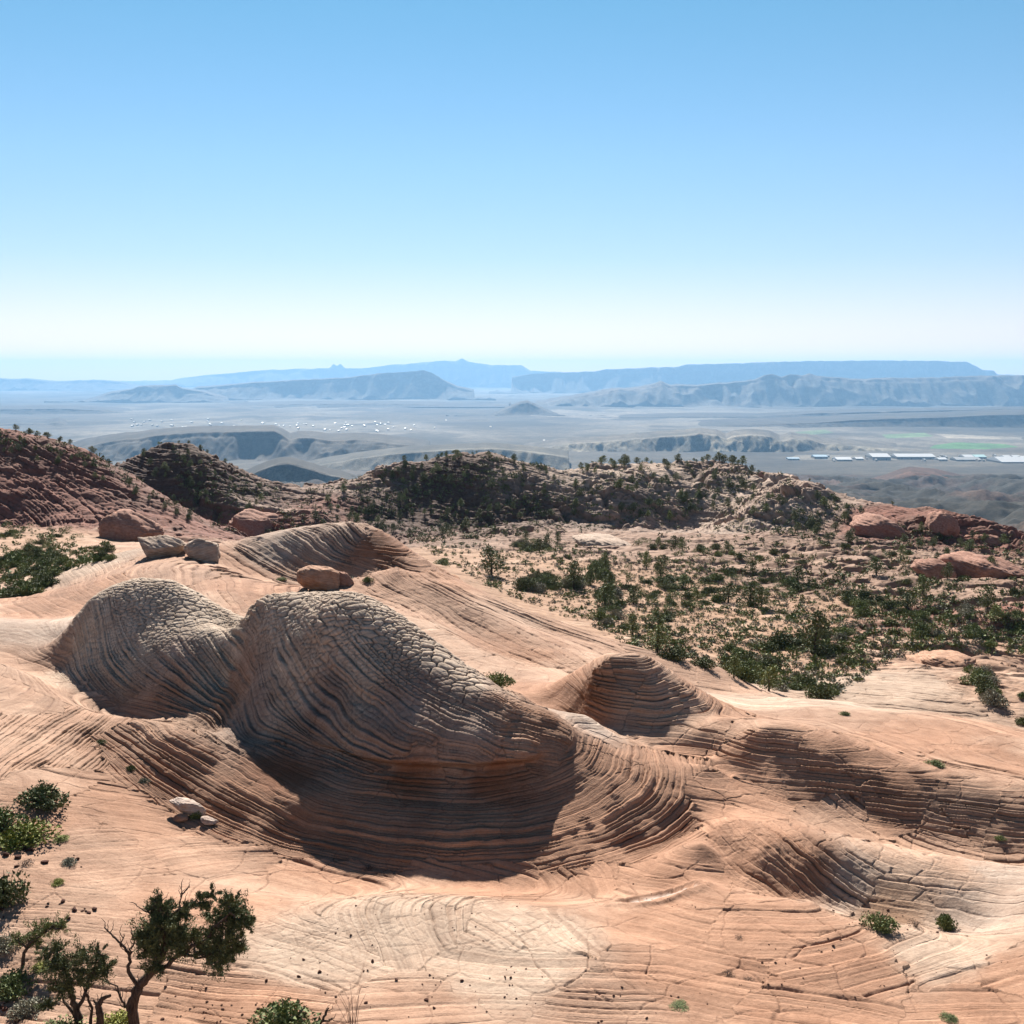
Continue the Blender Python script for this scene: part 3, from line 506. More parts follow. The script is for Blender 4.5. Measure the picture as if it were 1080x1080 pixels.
def rock_material():
    m, nt, b = newmat('sandstone', .92, .15)
    L = nt.links.new
    ac = node(nt, 'ShaderNodeAttribute', attribute_name='rockcol'); ap = node(nt, 'ShaderNodeAttribute', attribute_name='bed')
    aj = node(nt, 'ShaderNodeAttribute', attribute_name='joint'); al = node(nt, 'ShaderNodeAttribute', attribute_name='ledgeamt')
    geo = node(nt, 'ShaderNodeNewGeometry'); pos = geo.outputs['Position']
    n1 = node(nt, 'ShaderNodeTexNoise', noise_dimensions='1D'); L(math_(nt, 'MULTIPLY', ap.outputs['Fac'], 1.7), n1.inputs['W']); n1.inputs['Scale'].default_value = 1; n1.inputs['Detail'].default_value = 4; n1.inputs['Roughness'].default_value = .7
    fine = noise(nt, 9, 6, .7, vec=pos); mid = noise(nt, .9, 5, .6, vec=pos); grain = noise(nt, 45, 3, .7, vec=pos)
    c = mul_col(nt, ac.outputs['Color'], ramp(nt, n1.outputs[0], [(.3, (.80,.76,.74)), (.7, (1.14,1.16,1.18))]).outputs[0])
    c = mul_col(nt, c, ramp(nt, mid.outputs[0], [(.3, (.86,.82,.80)), (.7, (1.12,1.13,1.14))]).outputs[0])
    c = mul_col(nt, c, ramp(nt, fine.outputs[0], [(.3, (.84,.82,.80)), (.68, (1.12,1.12,1.12))]).outputs[0])
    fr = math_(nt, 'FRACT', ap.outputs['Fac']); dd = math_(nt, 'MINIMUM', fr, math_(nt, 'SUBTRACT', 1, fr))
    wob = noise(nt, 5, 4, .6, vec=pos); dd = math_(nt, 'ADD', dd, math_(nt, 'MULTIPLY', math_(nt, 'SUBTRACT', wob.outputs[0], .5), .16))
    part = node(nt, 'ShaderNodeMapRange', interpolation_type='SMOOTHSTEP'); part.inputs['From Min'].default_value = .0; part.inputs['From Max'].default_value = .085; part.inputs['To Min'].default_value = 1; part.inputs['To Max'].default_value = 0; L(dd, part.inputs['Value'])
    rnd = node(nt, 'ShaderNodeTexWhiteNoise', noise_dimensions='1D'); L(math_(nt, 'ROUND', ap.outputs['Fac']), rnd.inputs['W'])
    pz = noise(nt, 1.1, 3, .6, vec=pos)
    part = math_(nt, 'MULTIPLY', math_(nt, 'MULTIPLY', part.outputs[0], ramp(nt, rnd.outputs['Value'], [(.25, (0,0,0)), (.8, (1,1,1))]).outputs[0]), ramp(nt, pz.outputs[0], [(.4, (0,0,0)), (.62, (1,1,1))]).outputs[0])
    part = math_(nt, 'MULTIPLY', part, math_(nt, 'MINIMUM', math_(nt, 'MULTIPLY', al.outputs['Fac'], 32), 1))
    # crevice shade painted into the colour along cracks and bed partings
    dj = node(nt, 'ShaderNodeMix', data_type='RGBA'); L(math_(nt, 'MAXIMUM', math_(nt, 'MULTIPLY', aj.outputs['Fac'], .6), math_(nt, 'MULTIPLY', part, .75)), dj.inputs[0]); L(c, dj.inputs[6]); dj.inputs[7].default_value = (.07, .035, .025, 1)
    # desert varnish specks
    sp1 = noise(nt, 3.4, 6, .75, vec=pos)
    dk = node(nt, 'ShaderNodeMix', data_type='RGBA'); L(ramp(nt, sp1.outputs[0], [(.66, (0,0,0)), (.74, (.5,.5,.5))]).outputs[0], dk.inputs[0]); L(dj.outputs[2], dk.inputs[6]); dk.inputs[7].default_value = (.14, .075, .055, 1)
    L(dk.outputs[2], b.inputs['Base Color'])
    # bump: thin laminae inside each bed, grain
    n2 = node(nt, 'ShaderNodeTexNoise', noise_dimensions='1D'); L(math_(nt, 'MULTIPLY', ap.outputs['Fac'], 4.0), n2.inputs['W']); n2.inputs['Scale'].default_value = 1; n2.inputs['Detail'].default_value = 3; n2.inputs['Roughness'].default_value = .65
    h = math_(nt, 'MULTIPLY', n2.outputs[0], math_(nt, 'MULTIPLY_ADD', al.outputs['Fac'], .6, .006))
    h = math_(nt, 'ADD', h, math_(nt, 'MULTIPLY', fine.outputs[0], .035))
    h = math_(nt, 'ADD', h, math_(nt, 'MULTIPLY', grain.outputs[0], .008))
    h = math_(nt, 'ADD', h, math_(nt, 'MULTIPLY', mid.outputs[0], .06))
    h = math_(nt, 'SUBTRACT', h, math_(nt, 'MULTIPLY', part, .05))
    bp = node(nt, 'ShaderNodeBump'); bp.inputs['Strength'].default_value = .9; bp.inputs['Distance'].default_value = 1.0
    L(h, bp.inputs['Height']); L(bp.outputs[0], b.inputs['Normal'])
    return m
M_ROCK = rock_material()
nrw, ncl = GU.shape
vid = np.arange(nrw*ncl, dtype=np.int32).reshape(nrw, ncl)
quads = np.stack([vid[:-1, :-1], vid[:-1, 1:], vid[1:, 1:], vid[1:, :-1]], -1).reshape(-1, 4)
qo = owner[:-1, :-1].ravel()
P3 = np.stack([PX, PY, PZ], -1).reshape(-1, 3)
A3 = np.stack(RGB, -1).reshape(-1, 3); phf = (pl % 997).astype(f4).ravel(); jf = joint.ravel(); lf = np.clip(ledge*.6, 0, .08).astype(f4).ravel()
for oid, name, lab, cat in ((0, 'slickrock_ground', 'swirled orange and grey slickrock running down into the scrubby flat', 'rock ground'),
                            (1, 'red_hill', 'dark red banded sandstone hill at the left edge behind the slickrock', 'hill'),
                            (2, 'dark_hill', 'dark scrub dotted cone hill just right of the red banded hill', 'hill'),
                            (3, 'rocky_hills', 'long rocky hills dotted with junipers closing the scrubby flat', 'hill')):
    q = quads[qo == oid]
    used = np.zeros(nrw*ncl, bool); used[q.ravel()] = True
    remap = np.cumsum(used).astype(np.int32)-1
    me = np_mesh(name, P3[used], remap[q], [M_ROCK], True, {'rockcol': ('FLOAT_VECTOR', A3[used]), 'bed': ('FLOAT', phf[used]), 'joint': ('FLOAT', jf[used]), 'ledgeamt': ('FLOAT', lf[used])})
    tag(link(name, me), lab, cat, None, 'structure')
del P3, A3, quads

# ---------------------------------------------------------------- the valley and everything beyond
def far_material():
    m, nt, b = newmat('valley_soil', .95, .1); L = nt.links.new
    ac = node(nt, 'ShaderNodeAttribute', attribute_name='rockcol'); geo = node(nt, 'ShaderNodeNewGeometry')
    mp = node(nt, 'ShaderNodeMapping'); mp.inputs['Scale'].default_value = (.001, .001, .001); L(geo.outputs['Position'], mp.inputs[0])
    a = noise(nt, 14, 7, .65, vec=mp.outputs[0]); c_ = noise(nt, 110, 4, .7, vec=mp.outputs[0]); d_ = noise(nt, 2.1, 6, .6, vec=mp.outputs[0])
    c = mul_col(nt, ac.outputs['Color'], ramp(nt, a.outputs[0], [(.35, (.62,.63,.64)), (.65, (1.3,1.27,1.22))]).outputs[0])
    c = mul_col(nt, c, ramp(nt, d_.outputs[0], [(.38, (.72,.74,.76)), (.62, (1.22,1.2,1.17))]).outputs[0])
    c = mul_col(nt, c, ramp(nt, c_.outputs[0], [(.42, (.6,.64,.6)), (.55, (1.12,1.12,1.12))]).outputs[0])
    L(c, b.inputs['Base Color']); return m
M_FAR = far_material()
def valley_h(x, y):
    prof = np.interp(np.log(y), np.log([500, 700, 900, 1500, 2500, 4500, 6500, 9000, 20000, 90000]), [-100, -150, -175, -245, -350, -480, -560, -600, -600, -600])
    fade_in = sstep(700, 1300, y)
    can = 1-2*np.abs(fbm2(x/520, y/700, 6, 201, .55)); rng_ = 1-sstep(4200, 6200, y)
    h = prof+fade_in*(rng_*(can*58+26*fbm2(x/130, y/130, 4, 207)))
    mid = sstep(6500, 11000, y)*(1-sstep(45000, 60000, y))
    h += mid*18*(fbm2(x/2600, y/3800, 5, 211))+sstep(15000, 25000, y)*55*fbm2(x/9000, y/14000, 5, 213)
    # low benches with a dark edge facing the viewer
    t_ = fbm2(x/7000, y/11000, 4, 217)*4+y/9000; st = (np.floor(t_)+sstep(.86, 1, t_-np.floor(t_)))
    h += mid*26*(st-t_)*sstep(10000, 14000, y)
    return h
vy = np.exp(np.linspace(math.log(560), math.log(62000), 900)); vu = np.linspace(-.85, .85, 1500)
VU, VY = np.meshgrid(vu, vy); VX = VU*VY; VZ = valley_h(VX, VY)
px_, py_ = project(VU, VZ/VY)
n_ = fbm2(VX/3000, VY/6000, 5, 221); n2_ = fbm2(VX/900, VY/1500, 4, 223)
k_ = sstep(4800, 6800, VY)
scr = np.array([.085, .075, .058]); tan_ = np.array([.30, .255, .20]); cream = np.array([.46, .40, .33]); dark = np.array([.11, .10, .085])
scr = scr*.36; tan_ = tan_*.24; cream = cream*.42; dark = dark*.22
vc = scr[None, None]*(1-k_[..., None])+tan_*k_[..., None]
q_ = (sstep(-.05, .35, n_)*k_)[..., None]; vc = vc*(1-q_*.75)+cream*q_*.75
q_ = (sstep(.05, .4, n2_-.3*n_)*k_)[..., None]; vc = vc*(1-q_*.75)+dark*q_*.75
q_ = (sstep(.1, .4, fbm2(VX/260, VY/260, 4, 231))*(1-k_))[..., None]; vc = vc*(1-q_*.6)+np.array([.09, .05, .04])*q_*.6
def patch(pts_, col_, soft=0):
    """a field or bare flat on the valley floor, outlined on the ground"""
    P = [slope(a_, b_) for a_, b_ in pts_]; cx = sum(p[0] for p in P)/len(P); cs = sum(p[1] for p in P)/len(P)
    ins = np.zeros(VU.shape, bool); s_ = -600/VY
    for i in range(len(P)):
        x0, y0 = P[i]; x1, y1 = P[i-1]
        if y0 == y1: continue
        ins ^= ((y0 > s_) != (y1 > s_)) & (VU < (x1-x0)*(s_-y0)/(y1-y0)+x0)
    vc[ins] = vc[ins]*.15+np.array(col_)*.85
for P_ in ([(985,470),(1010,467),(1060,469),(1075,472),(1040,475),(980,474)], ):
    patch(P_, (.06, .17, .05))
patch([(838,456),(870,453),(880,457),(845,460)], (.12, .19, .09)); patch([(930,459),(975,457),(985,461),(935,463)], (.12, .20, .09))
patch([(985,458),(1078,461),(1078,464),(1000,463)], (.30, .26, .21)); patch([(560,430),(700,436),(640,441),(560,438)], (.22,.19,.16))
patch([(840,482),(1080,482),(1080,489),(830,489)], (.17, .15, .125))
f_ = np.arange(VU.size, dtype=np.int32).reshape(VU.shape)
qv = np.stack([f_[:-1, :-1], f_[:-1, 1:], f_[1:, 1:], f_[1:, :-1]], -1).reshape(-1, 4)
me = np_mesh('valley_floor', np.stack([VX, VY, VZ], -1).reshape(-1, 3), qv, [M_FAR], True, {'rockcol': ('FLOAT_VECTOR', np.clip(vc, .02, .8).reshape(-1, 3))})
tag(link('valley_floor', me), 'wide hazy desert valley reaching from the near hills to the horizon', 'valley', None, 'structure')

def massif(name, label, cat, sil, Y, col1, col2, back=.25, front=.07, floor=None, cliff=.35, rough=1.0, seed=0, ramped=1.0):
    """a hill or mesa standing on the valley floor: skyline surveyed at (px, py), distance Y; talus front, cliff band, plateau, back slope"""
    sil = sorted(sil); us = []; zs = []
    for a_, b_ in sil:
        u, s = slope(a_, b_); us.append(u); zs.append(s*Y)
    fz = valley_h(np.array([us[len(us)//2]*Y]), np.array([float(Y)]))[0] if floor is None else floor
    fz -= 15
    n = int(min(900, (us[-1]-us[0])/.0011)); uu = np.linspace(us[0]-.02, us[-1]+.02, n)
    top = np.interp(uu, us, zs, left=fz-40, right=fz-40)
    H = max(zs)-fz
    top = top+np.interp(np.arange(n), np.arange(0, n+8, 4), np.random.RandomState(seed).randn(len(np.arange(0, n+8, 4))))*H*.006*rough
    d = np.concatenate([np.linspace(-front, 0, 46)[:-1], np.linspace(0, back, 14), [back*1.15, back*1.3]])
    DD, TT = np.meshgrid(d, top, indexing='ij'); UU = np.meshgrid(d, uu, indexing='ij')[1]
    YY = Y*(1+DD); XX = UU*Y*(1+np.minimum(DD, 0)*.3+np.maximum(DD, 0))
    g = 1-2*np.abs(fbm2(XX/(H*.9)+seed, YY/(H*3.2), 4, 300+seed, .55))
    w_ = fbm2(XX/(H*1.6)+seed*3, YY*0+seed, 4, 310+seed)*.30+g*.12
    t_ = np.clip((DD+front)/front+w_*rough*(DD < 0)*np.clip(-DD/front*4, 0, 1), 0, 1)      # 0 at the foot, 1 at the rim
    talus = (t_**1.35)*(1-cliff); prof = talus/.93*np.where(t_ < .93, 1, 1)
    prof = np.where(t_ < .86, (t_/.86)**(1.0+.5*ramped)*(1-cliff), (1-cliff)+cliff*sstep(.86, 1, t_))
    Zt = np.maximum(fz+(TT-fz)*prof, fz-40)
    Zt += (g-.2)*H*.13*rough*np.clip(np.sin(np.clip(t_, 0, 1)*np.pi), 0, 1)
    bd = np.clip((DD-back)/(back*.3+1e-6), 0, 1); Zt = Zt*(1-bd)+(fz-60)*bd
    Zt[0] = fz-60
    cc = sstep(.80, .9, t_)[..., None]; nn = fbm2(XX/(H*.5), Zt/(H*.12), 3, 320+seed)[..., None]
    C = (np.array(col1)*(1-cc)+np.array(col2)*cc)*(1+.35*nn)*(1-.45*sstep(-.002, .01, DD))[..., None]
    f_ = np.arange(DD.size, dtype=np.int32).reshape(DD.shape)
    q_ = np.stack([f_[:-1, :-1], f_[:-1, 1:], f_[1:, 1:], f_[1:, :-1]], -1).reshape(-1, 4)
    # close the underside
    rim = np.concatenate([f_[0, :], f_[1:, -1], f_[-1, -2::-1], f_[-2:0:-1, 0]])
    V = np.stack([XX, YY, Zt], -1).reshape(-1, 3); low = V[rim].copy(); low[:, 2] = fz-70
    nb = len(V); V = np.vstack([V, low]); m_ = len(rim); r2 = np.arange(m_)+nb
    side = np.stack([rim, np.roll(rim, -1), np.roll(r2, -1), r2], -1)[:, ::-1]
    me = np_mesh(name, V, np.vstack([q_, side]), [M_FAR], True, {'rockcol': ('FLOAT_VECTOR', np.clip(np.vstack([C.reshape(-1, 3), np.tile(col1, (m_, 1))]), .02, .7))})
    return tag(link(name, me), label, cat, None, 'structure')
RK = (.10, .085, .07); RK2 = (.13, .10, .08); DKH = (.055, .048, .04); PLH = (.13, .115, .09)
massif('mountain_range', 'farthest pale blue mountain range with twin knobs on the skyline', 'mountains', [(-60,399),(0,400),(60,403),(120,403),(180,402),(192,399),(215,396),(240,394),(270,391),(310,389),(340,388.5),(348,388),(352,383.5),(355,386),(359,383.5),(364,388.5),(380,388.5),(405,386),(417,384),(430,384),(445,382),(470,380.5),(481,381),(487,377.5),(494,381.5),(520,385),(550,385),(560,391),(600,393),(660,393)], 50000, RK, RK2, .12, .03, -600, .3, 1, 1)
massif('mountain_range', 'low blue mountain ridge at the left edge of the skyline', 'mountains', [(-80,396),(0,399),(12,400),(30,399.5),(50,401.5),(62,402.5),(100,401),(125,402.5),(140,406),(165,411),(200,414)], 42000, RK, RK2, .1, .03, -600, .3, 1, 2)
massif('mesa', 'long flat topped mesa on the right skyline stepping down at its right end', 'mesa', [(540,398),(562,394),(600,392.5),(628,391.5),(640,389.5),(690,387.5),(716,386.5),(722,384.5),(780,383),(840,381),(930,380.3),(985,380.6),(1020,381.5),(1029,386),(1036,390),(1048,391),(1052,395),(1090,397),(1180,399)], 36000, RK, RK2, .2, .035, -600, .35, 1, 3)
massif('mesa', 'long sloping mesa left of centre ending in a steep blue point', 'mesa', [(190,418),(208,409),(235,407),(262,404),(300,402),(335,400),(370,398),(392,395),(400,393.5),(430,392),(447,390.5),(455,393),(470,402),(482,408),(500,412)], 27000, RK, RK2, .1, .035, -600, .3, 1, 4)
massif('mesa', 'small low mesa at the left with a raised flat cap', 'mesa', [(80,427),(100,420),(118,414),(140,411),(148,407.5),(186,406.5),(192,410),(215,413),(240,420)], 24500, RK, RK2, .08, .03, -600, .35, 1, 5)
massif('mountain_ridge', 'jagged blue ridge with small peaks in front of the long right mesa', 'mountains', [(560,427),(610,418),(645,411),(668,410),(688,406),(697,402.5),(706,406.5),(730,407),(770,404),(795,401),(806,395.5),(814,394.5),(824,398),(834,394.5),(846,397),(853,393.5),(862,397),(880,398),(900,400),(940,399),(985,398.5),(1030,396.5),(1090,396),(1180,397)], 21500, RK, RK2, .12, .05, -600, .2, 1.4, 6)
massif('hill', 'low blue plateau crossing the valley left of the cone shaped hill', 'hill', [(150,436),(200,431),(260,427.5),(320,426),(400,425.5),(460,427),(520,431),(560,436)], 20500, DKH, RK, .12, .015, -600, .3, .6, 15)
massif('hill', 'low blue plateau at the left side of the valley', 'hill', [(-80,436),(0,432),(60,431),(110,433),(160,437),(210,442)], 17000, DKH, RK, .12, .015, -600, .3, .6, 16)
massif('hill', 'narrow dark bench right of the cone shaped hill', 'hill', [(600,443),(660,440),(740,438.5),(800,439),(860,436),(940,434),(1090,431),(1180,431)], 15500, DKH, RK, .08, .012, -600, .3, .6, 17)
massif('hill', 'small cone shaped hill alone in the middle of the valley', 'hill', [(495,446),(520,437),(536,430),(550,424.5),(556,423.5),(566,428),(585,437),(615,444)], 16500, DKH, RK, .05, .028, -600, .1, 1, 7)
massif('hill', 'long low scarp across the valley at the right', 'hill', [(700,455),(740,450),(800,447.5),(860,446),(900,443),(960,441),(1000,440),(1040,438),(1090,437),(1180,437)], 12500, DKH, RK, .15, .02, -600, .3, .6, 8)
massif('hill', 'grey rounded hills in front of the warehouses and green fields', 'hill', [(520,483),(560,474),(600,468),(650,465),(690,461),(720,459),(738,456.5),(755,459),(766,463),(775,459),(795,457.5),(812,460),(822,465),(834,462),(850,463.5),(870,468),(895,470),(930,473),(960,476),(1000,478)], 8600, (.19,.165,.125), (.2,.17,.135), .1, .04, -590, .05, 1.6, 9)
massif('hill', 'dark flat topped hill with gullied slopes above the small dark knoll', 'hill', [(55,483),(90,471),(120,465),(150,461.5),(180,458),(205,456),(250,455.5),(289,454.5),(297,458),(306,464),(315,461.5),(330,462),(350,465),(375,463.5),(400,465),(430,469),(455,474)], 7600, DKH, (.10,.085,.07), .12, .06, -575, .22, 1.3, 10)
massif('hill', 'pale smooth slope rising toward the right behind the rocky hills', 'hill', [(300,500),(340,490),(380,483),(430,477),(480,474),(520,472.5),(560,476),(600,482)], 6500, PLH, PLH, .08, .05, -560, .02, .7, 11)
massif('hill', 'low dark blue hills at the left edge beyond the red hill', 'hill', [(-60,450),(0,447.5),(20,446),(50,447),(62,444.5),(75,449),(88,455),(110,462),(130,466)], 13000, DKH, RK, .1, .03, -600, .15, 1, 12)
massif('hill', 'small dark knoll in the gap above the saddle of the near hills', 'hill', [(240,512),(262,502),(278,494),(292,489),(303,487.5),(314,490),(335,497),(365,505),(390,512)], 4300, (.085,.075,.06), (.08,.07,.06), .07, .045, -480, .05, 1, 13)
massif('hill', 'low bare red knoll among the dark canyon country at the right', 'hill', [(915,512),(935,506),(950,500),(960,498),(985,500),(1005,505),(1025,510)], 4600, (.10,.08,.06), (.17,.09,.065), .06, .05, -495, .1, .8, 14)

# ---------------------------------------------------------------- air: pale haze over the whole scene
def box_verts(x0, x1, y0, y1, z0, z1):
    return [(x, y, z) for z in (z0, z1) for y in (y0, y1) for x in (x0, x1)]
BOXF = [(0,2,3,1), (4,5,7,6), (0,1,5,4), (2,6,7,3), (0,4,6,2), (1,3,7,5)]
hm = bpy.data.materials.new('haze'); hm.use_nodes = True; ht = hm.node_tree
for n in list(ht.nodes):
    if n.type == 'BSDF_PRINCIPLED': ht.nodes.remove(n)
pv = ht.nodes.new('ShaderNodeVolumePrincipled'); pv.inputs['Color'].default_value = (.29, .54, .84, 1); pv.inputs['Density'].default_value = HAZE = 2.7e-5
pv.inputs['Anisotropy'].default_value = .2
ht.links.new(pv.outputs[0], [n for n in ht.nodes if n.type == 'OUTPUT_MATERIAL'][0].inputs['Volume'])
me = bpy.data.meshes.new('haze'); me.from_pydata(box_verts(-58000, 58000, -2000, 66000, -900, 760), [], BOXF); me.materials.append(hm)
tag(link('haze', me), 'pale blue haze hanging over the valley and far mesas', 'haze', None, 'stuff')

# ---------------------------------------------------------------- plants
def leaf_material(name, c1, c2, rough=.75):
    m, nt, b = newmat(name, rough, .25); L = nt.links.new
    oi = node(nt, 'ShaderNodeObjectInfo'); geo = node(nt, 'ShaderNodeNewGeometry')
    n = noise(nt, 6, 3, vec=geo.outputs['Position'])
    r = ramp(nt, math_(nt, 'ADD', math_(nt, 'MULTIPLY', geo.outputs['Random Per Island'], .6), math_(nt, 'MULTIPLY', n.outputs[0], .4)), [(.15, c1), (.85, c2)])
    L(mul_col(nt, r.outputs[0], ramp(nt, oi.outputs['Random'], [(0, (.7,.75,.7)), (1, (1.2,1.15,1.05))]).outputs[0]), b.inputs['Base Color'])
    return m
M_DARK = leaf_material('juniper_green', (.05,.065,.028), (.18,.20,.08))
M_MID = leaf_material('oak_green', (.075,.105,.035), (.24,.27,.10))
M_YEL = leaf_material('yellow_green', (.12,.145,.025), (.34,.34,.07))
M_GREY = leaf_material('sage_grey', (.13,.125,.095), (.30,.28,.21))
M_DEAD = leaf_material('dead_brush', (.07,.045,.04), (.15,.10,.085))
def bark_material():
    m, nt, b = newmat('bark', .95, .1); geo = node(nt, 'ShaderNodeNewGeometry')
    mp = node(nt, 'ShaderNodeMapping'); mp.inputs['Scale'].default_value = (30, 30, 5); nt.links.new(geo.outputs['Position'], mp.inputs[0])
    n = noise(nt, 1, 5, .7, vec=mp.outputs[0]); nt.links.new(ramp(nt, n.outputs[0], [(.35, (.035,.024,.019)), (.7, (.15,.115,.09))]).outputs[0], b.inputs['Base Color'])
    bp = node(nt, 'ShaderNodeBump'); bp.inputs['Distance'].default_value = .03; nt.links.new(n.outputs[0], bp.inputs['Height']); nt.links.new(bp.outputs[0], b.inputs['Normal'])
    return m
M_BARK = bark_material()
def leaves(rs, C, Rr, n, size, flat=1.0, shell=.45):
    """n small leaf sprays (triangles) in a lump centred C with radii Rr"""
    d = rs.randn(n, 3); d /= np.linalg.norm(d, axis=1, keepdims=True)
    r = (shell+(1-shell)*rs.rand(n)**.6)[:, None]
    P = np.asarray(C)+d*r*np.asarray(Rr)
    a = rs.randn(n, 3)+d*.8+np.array([0, 0, .5]); a /= np.linalg.norm(a, axis=1, keepdims=True)
    b = np.cross(a, rs.randn(n, 3)); b /= np.linalg.norm(b, axis=1, keepdims=True)+1e-9
    sz = (size*(.6+.8*rs.rand(n)))[:, None]
    return np.stack([P-b*sz*.38, P+b*sz*.38, P+a*sz], 1).reshape(-1, 3)
def tris(V): return np.arange(len(V), dtype=np.int32).reshape(-1, 3)
def tube(path, radii, sides=6):
    """swept limb through points; returns verts, quads"""
    path = [Vector(p) for p in path]; V = []; Fq = []
    for i, p in enumerate(path):
        t_ = (path[min(i+1, len(path)-1)]-path[max(i-1, 0)]).normalized()
        a_ = t_.cross(Vector((.3, 1, .2))).normalized(); b_ = t_.cross(a_)
        for k in range(sides):
            an = 2*math.pi*k/sides; V.append(p+(a_*math.cos(an)+b_*math.sin(an))*radii[i])
    for i in range(len(path)-1):
        for k in range(sides):
            k2 = (k+1) % sides; Fq.append((i*sides+k, i*sides+k2, (i+1)*sides+k2, (i+1)*sides+k))
    return [tuple(v) for v in V], Fq
def wiggle(path, rs, n=4, amp=.03):
    out = []
    for a, b in zip(path[:-1], path[1:]):
        a = np.array(a); b = np.array(b); L_ = np.linalg.norm(b-a)
        for k in range(n): out.append(a+(b-a)*k/n+(rs.randn(3)*amp*L_ if k else 0))
    out.append(np.array(path[-1])); return out
def limbs(name, paths, parent=None, mat=None, sides=6, rs=None, amp=.05):
    V = []; Fq = []
    for P, r0, r1 in paths:
        P = wiggle(P, rs, 4, amp) if rs is not None else P
        rr = np.linspace(r0, r1, len(P)); v, f = tube(P, rr, sides); o_ = len(V)
        V += v; Fq += [tuple(i+o_ for i in q) for q in f]
    me = np_mesh(name, V, Fq, [mat or M_BARK]); return link(name, me, parent)

def shrub_mesh(seed, n=520, size=.13, spread=1.0, tall=.8, lobes=9, mats=None):
    """unit shrub: about 1 m half width, sits at z=0; leaves and a few stems"""
    rs = np.random.RandomState(seed); V = []
    for k in range(lobes):
        a = rs.rand()*6.28; r = rs.rand()**.6*.62
        h = tall*(.95-.5*r)*(.7+.5*rs.rand())
        V.append(leaves(rs, (math.cos(a)*r*spread, math.sin(a)*r*spread, h*.52), (.36+.12*rs.rand(), .36+.12*rs.rand(), h*.55), n//lobes, size, shell=.35))
    V.append(leaves(rs, (0, 0, tall*.3), (.85*spread, .85*spread, tall*.33), n//4, size, shell=.5))
    V = np.vstack(V); V[:, 2] = np.maximum(V[:, 2], .01)
    F3 = tris(V); mi = np.zeros(len(F3), int)
    sv = []; sf = []
    for k in range(7):
        a = rs.rand()*6.28; e = np.array([math.cos(a)*.5*spread, math.sin(a)*.5*spread, tall*(.7+.35*rs.rand())])
        v, f = tube([(0, 0, -.12), e*.5+rs.randn(3)*.05, e], [.035, .022, .008], 3); o_ = len(V)+len(sv)
        for q in f: sf += [(q[0]+o_, q[1]+o_, q[2]+o_), (q[0]+o_, q[2]+o_, q[3]+o_)]
        sv += v
    V = np.vstack([V, np.array(sv)]); F3 = np.vstack([F3, np.array(sf)]); mi = np.concatenate([mi, np.ones(len(sf), int)])
    return V, F3, mi
SHR = {}
def shrub_data(kind, seed):
    key = (kind, seed)
    if key not in SHR:
        mat = dict(dark=M_DARK, mid=M_MID, yellow=M_YEL, grey=M_GREY, dead=M_DEAD)[kind]
        V, Fc, mi = shrub_mesh(seed, n=300 if kind == 'dead' else 1300, size=.10 if kind != 'dead' else .08, tall=[.85, 1.05, .7, .95][seed % 4], lobes=7+seed % 5)
        SHR[key] = np_mesh('shrub', V, Fc, [mat, M_BARK], False, None, mi)
    return SHR[key]
def tree_data(seed):
    """far juniper: crown mesh and trunk mesh, unit height 1"""
    rs = np.random.RandomState(seed+500); V = []
    for k in range(9):
        z = .22+.68*k/8; r = .36*math.sin(min(1, (1-z)*1.5+.15)*1.57)
        a = rs.rand()*6.28; o_ = .14*rs.rand()
        V.append(leaves(rs, (math.cos(a)*o_, math.sin(a)*o_, z), (r*(.6+.6*rs.rand()), r*(.6+.6*rs.rand()), .14), 110, .06, shell=.25))
    V = np.vstack(V)
    tv, tf = tube([(0, 0, -.08), (.03*rs.randn(), .03*rs.randn(), .3), (.05*rs.randn(), .05*rs.randn(), .75)], [.04, .03, .008], 5)
    return np_mesh('crown', V, tris(V), [M_DARK if seed % 3 else M_MID], False), np_mesh('trunk', tv, tf, [M_BARK])
TREES = [tree_data(k) for k in range(6)]
n_shrub = 0; n_tree = 0
CAND = []
def place_shrub(p, rad, kind, seed, rs, label, group):
    global n_shrub
    o = link('shrub', shrub_data(kind, seed % 6)); n_shrub += 1
    o.location = (p[0], p[1], p[2]-.06*rad); o.scale = (rad*(.9+.25*rs.rand()), rad*(.9+.25*rs.rand()), rad*(.8+.35*rs.rand())); o.rotation_euler = (0, 0, rs.rand()*6.28)
    return tag(o, label, 'shrub', group)
def place_tree(p, h, seed, rs, label, group):
    global n_tree
    e = link('juniper_tree', None); n_tree += 1
    e.location = (p[0], p[1], p[2]-.03*h); wdt = h*(.9+.5*rs.rand()); e.scale = (wdt, wdt, h); e.rotation_euler = (0, 0, rs.rand()*6.28)
    c, t_ = TREES[seed % 6]; link('crown', c, e); link('trunk', t_, e)
    return tag(e, label, 'tree', group)
rs = np.random.RandomState(7)
m_per_px = lambda p: (p[1]*cp-p[2]*sp)/F
def shrub_px(px, py, wpx, kind, label, group=None, hfac=1.0, y0=10):
    """shrub whose foot stands at photo pixel (px, py), crown wpx wide"""
    p = land_at(px, py, y0)
    if p is None: return None
    o = place_shrub(p, wpx*.5*m_per_px(p)/.95, kind, int(px+py) , rs, label, group); o.scale.z *= hfac; return o
def inpoly(x, y, P):
    c = False
    for i in range(len(P)):
        x0, y0 = P[i]; x1, y1 = P[i-1]
        if (y0 > y) != (y1 > y) and x < (x1-x0)*(y-y0)/(y1-y0)+x0: c = not c
    return c
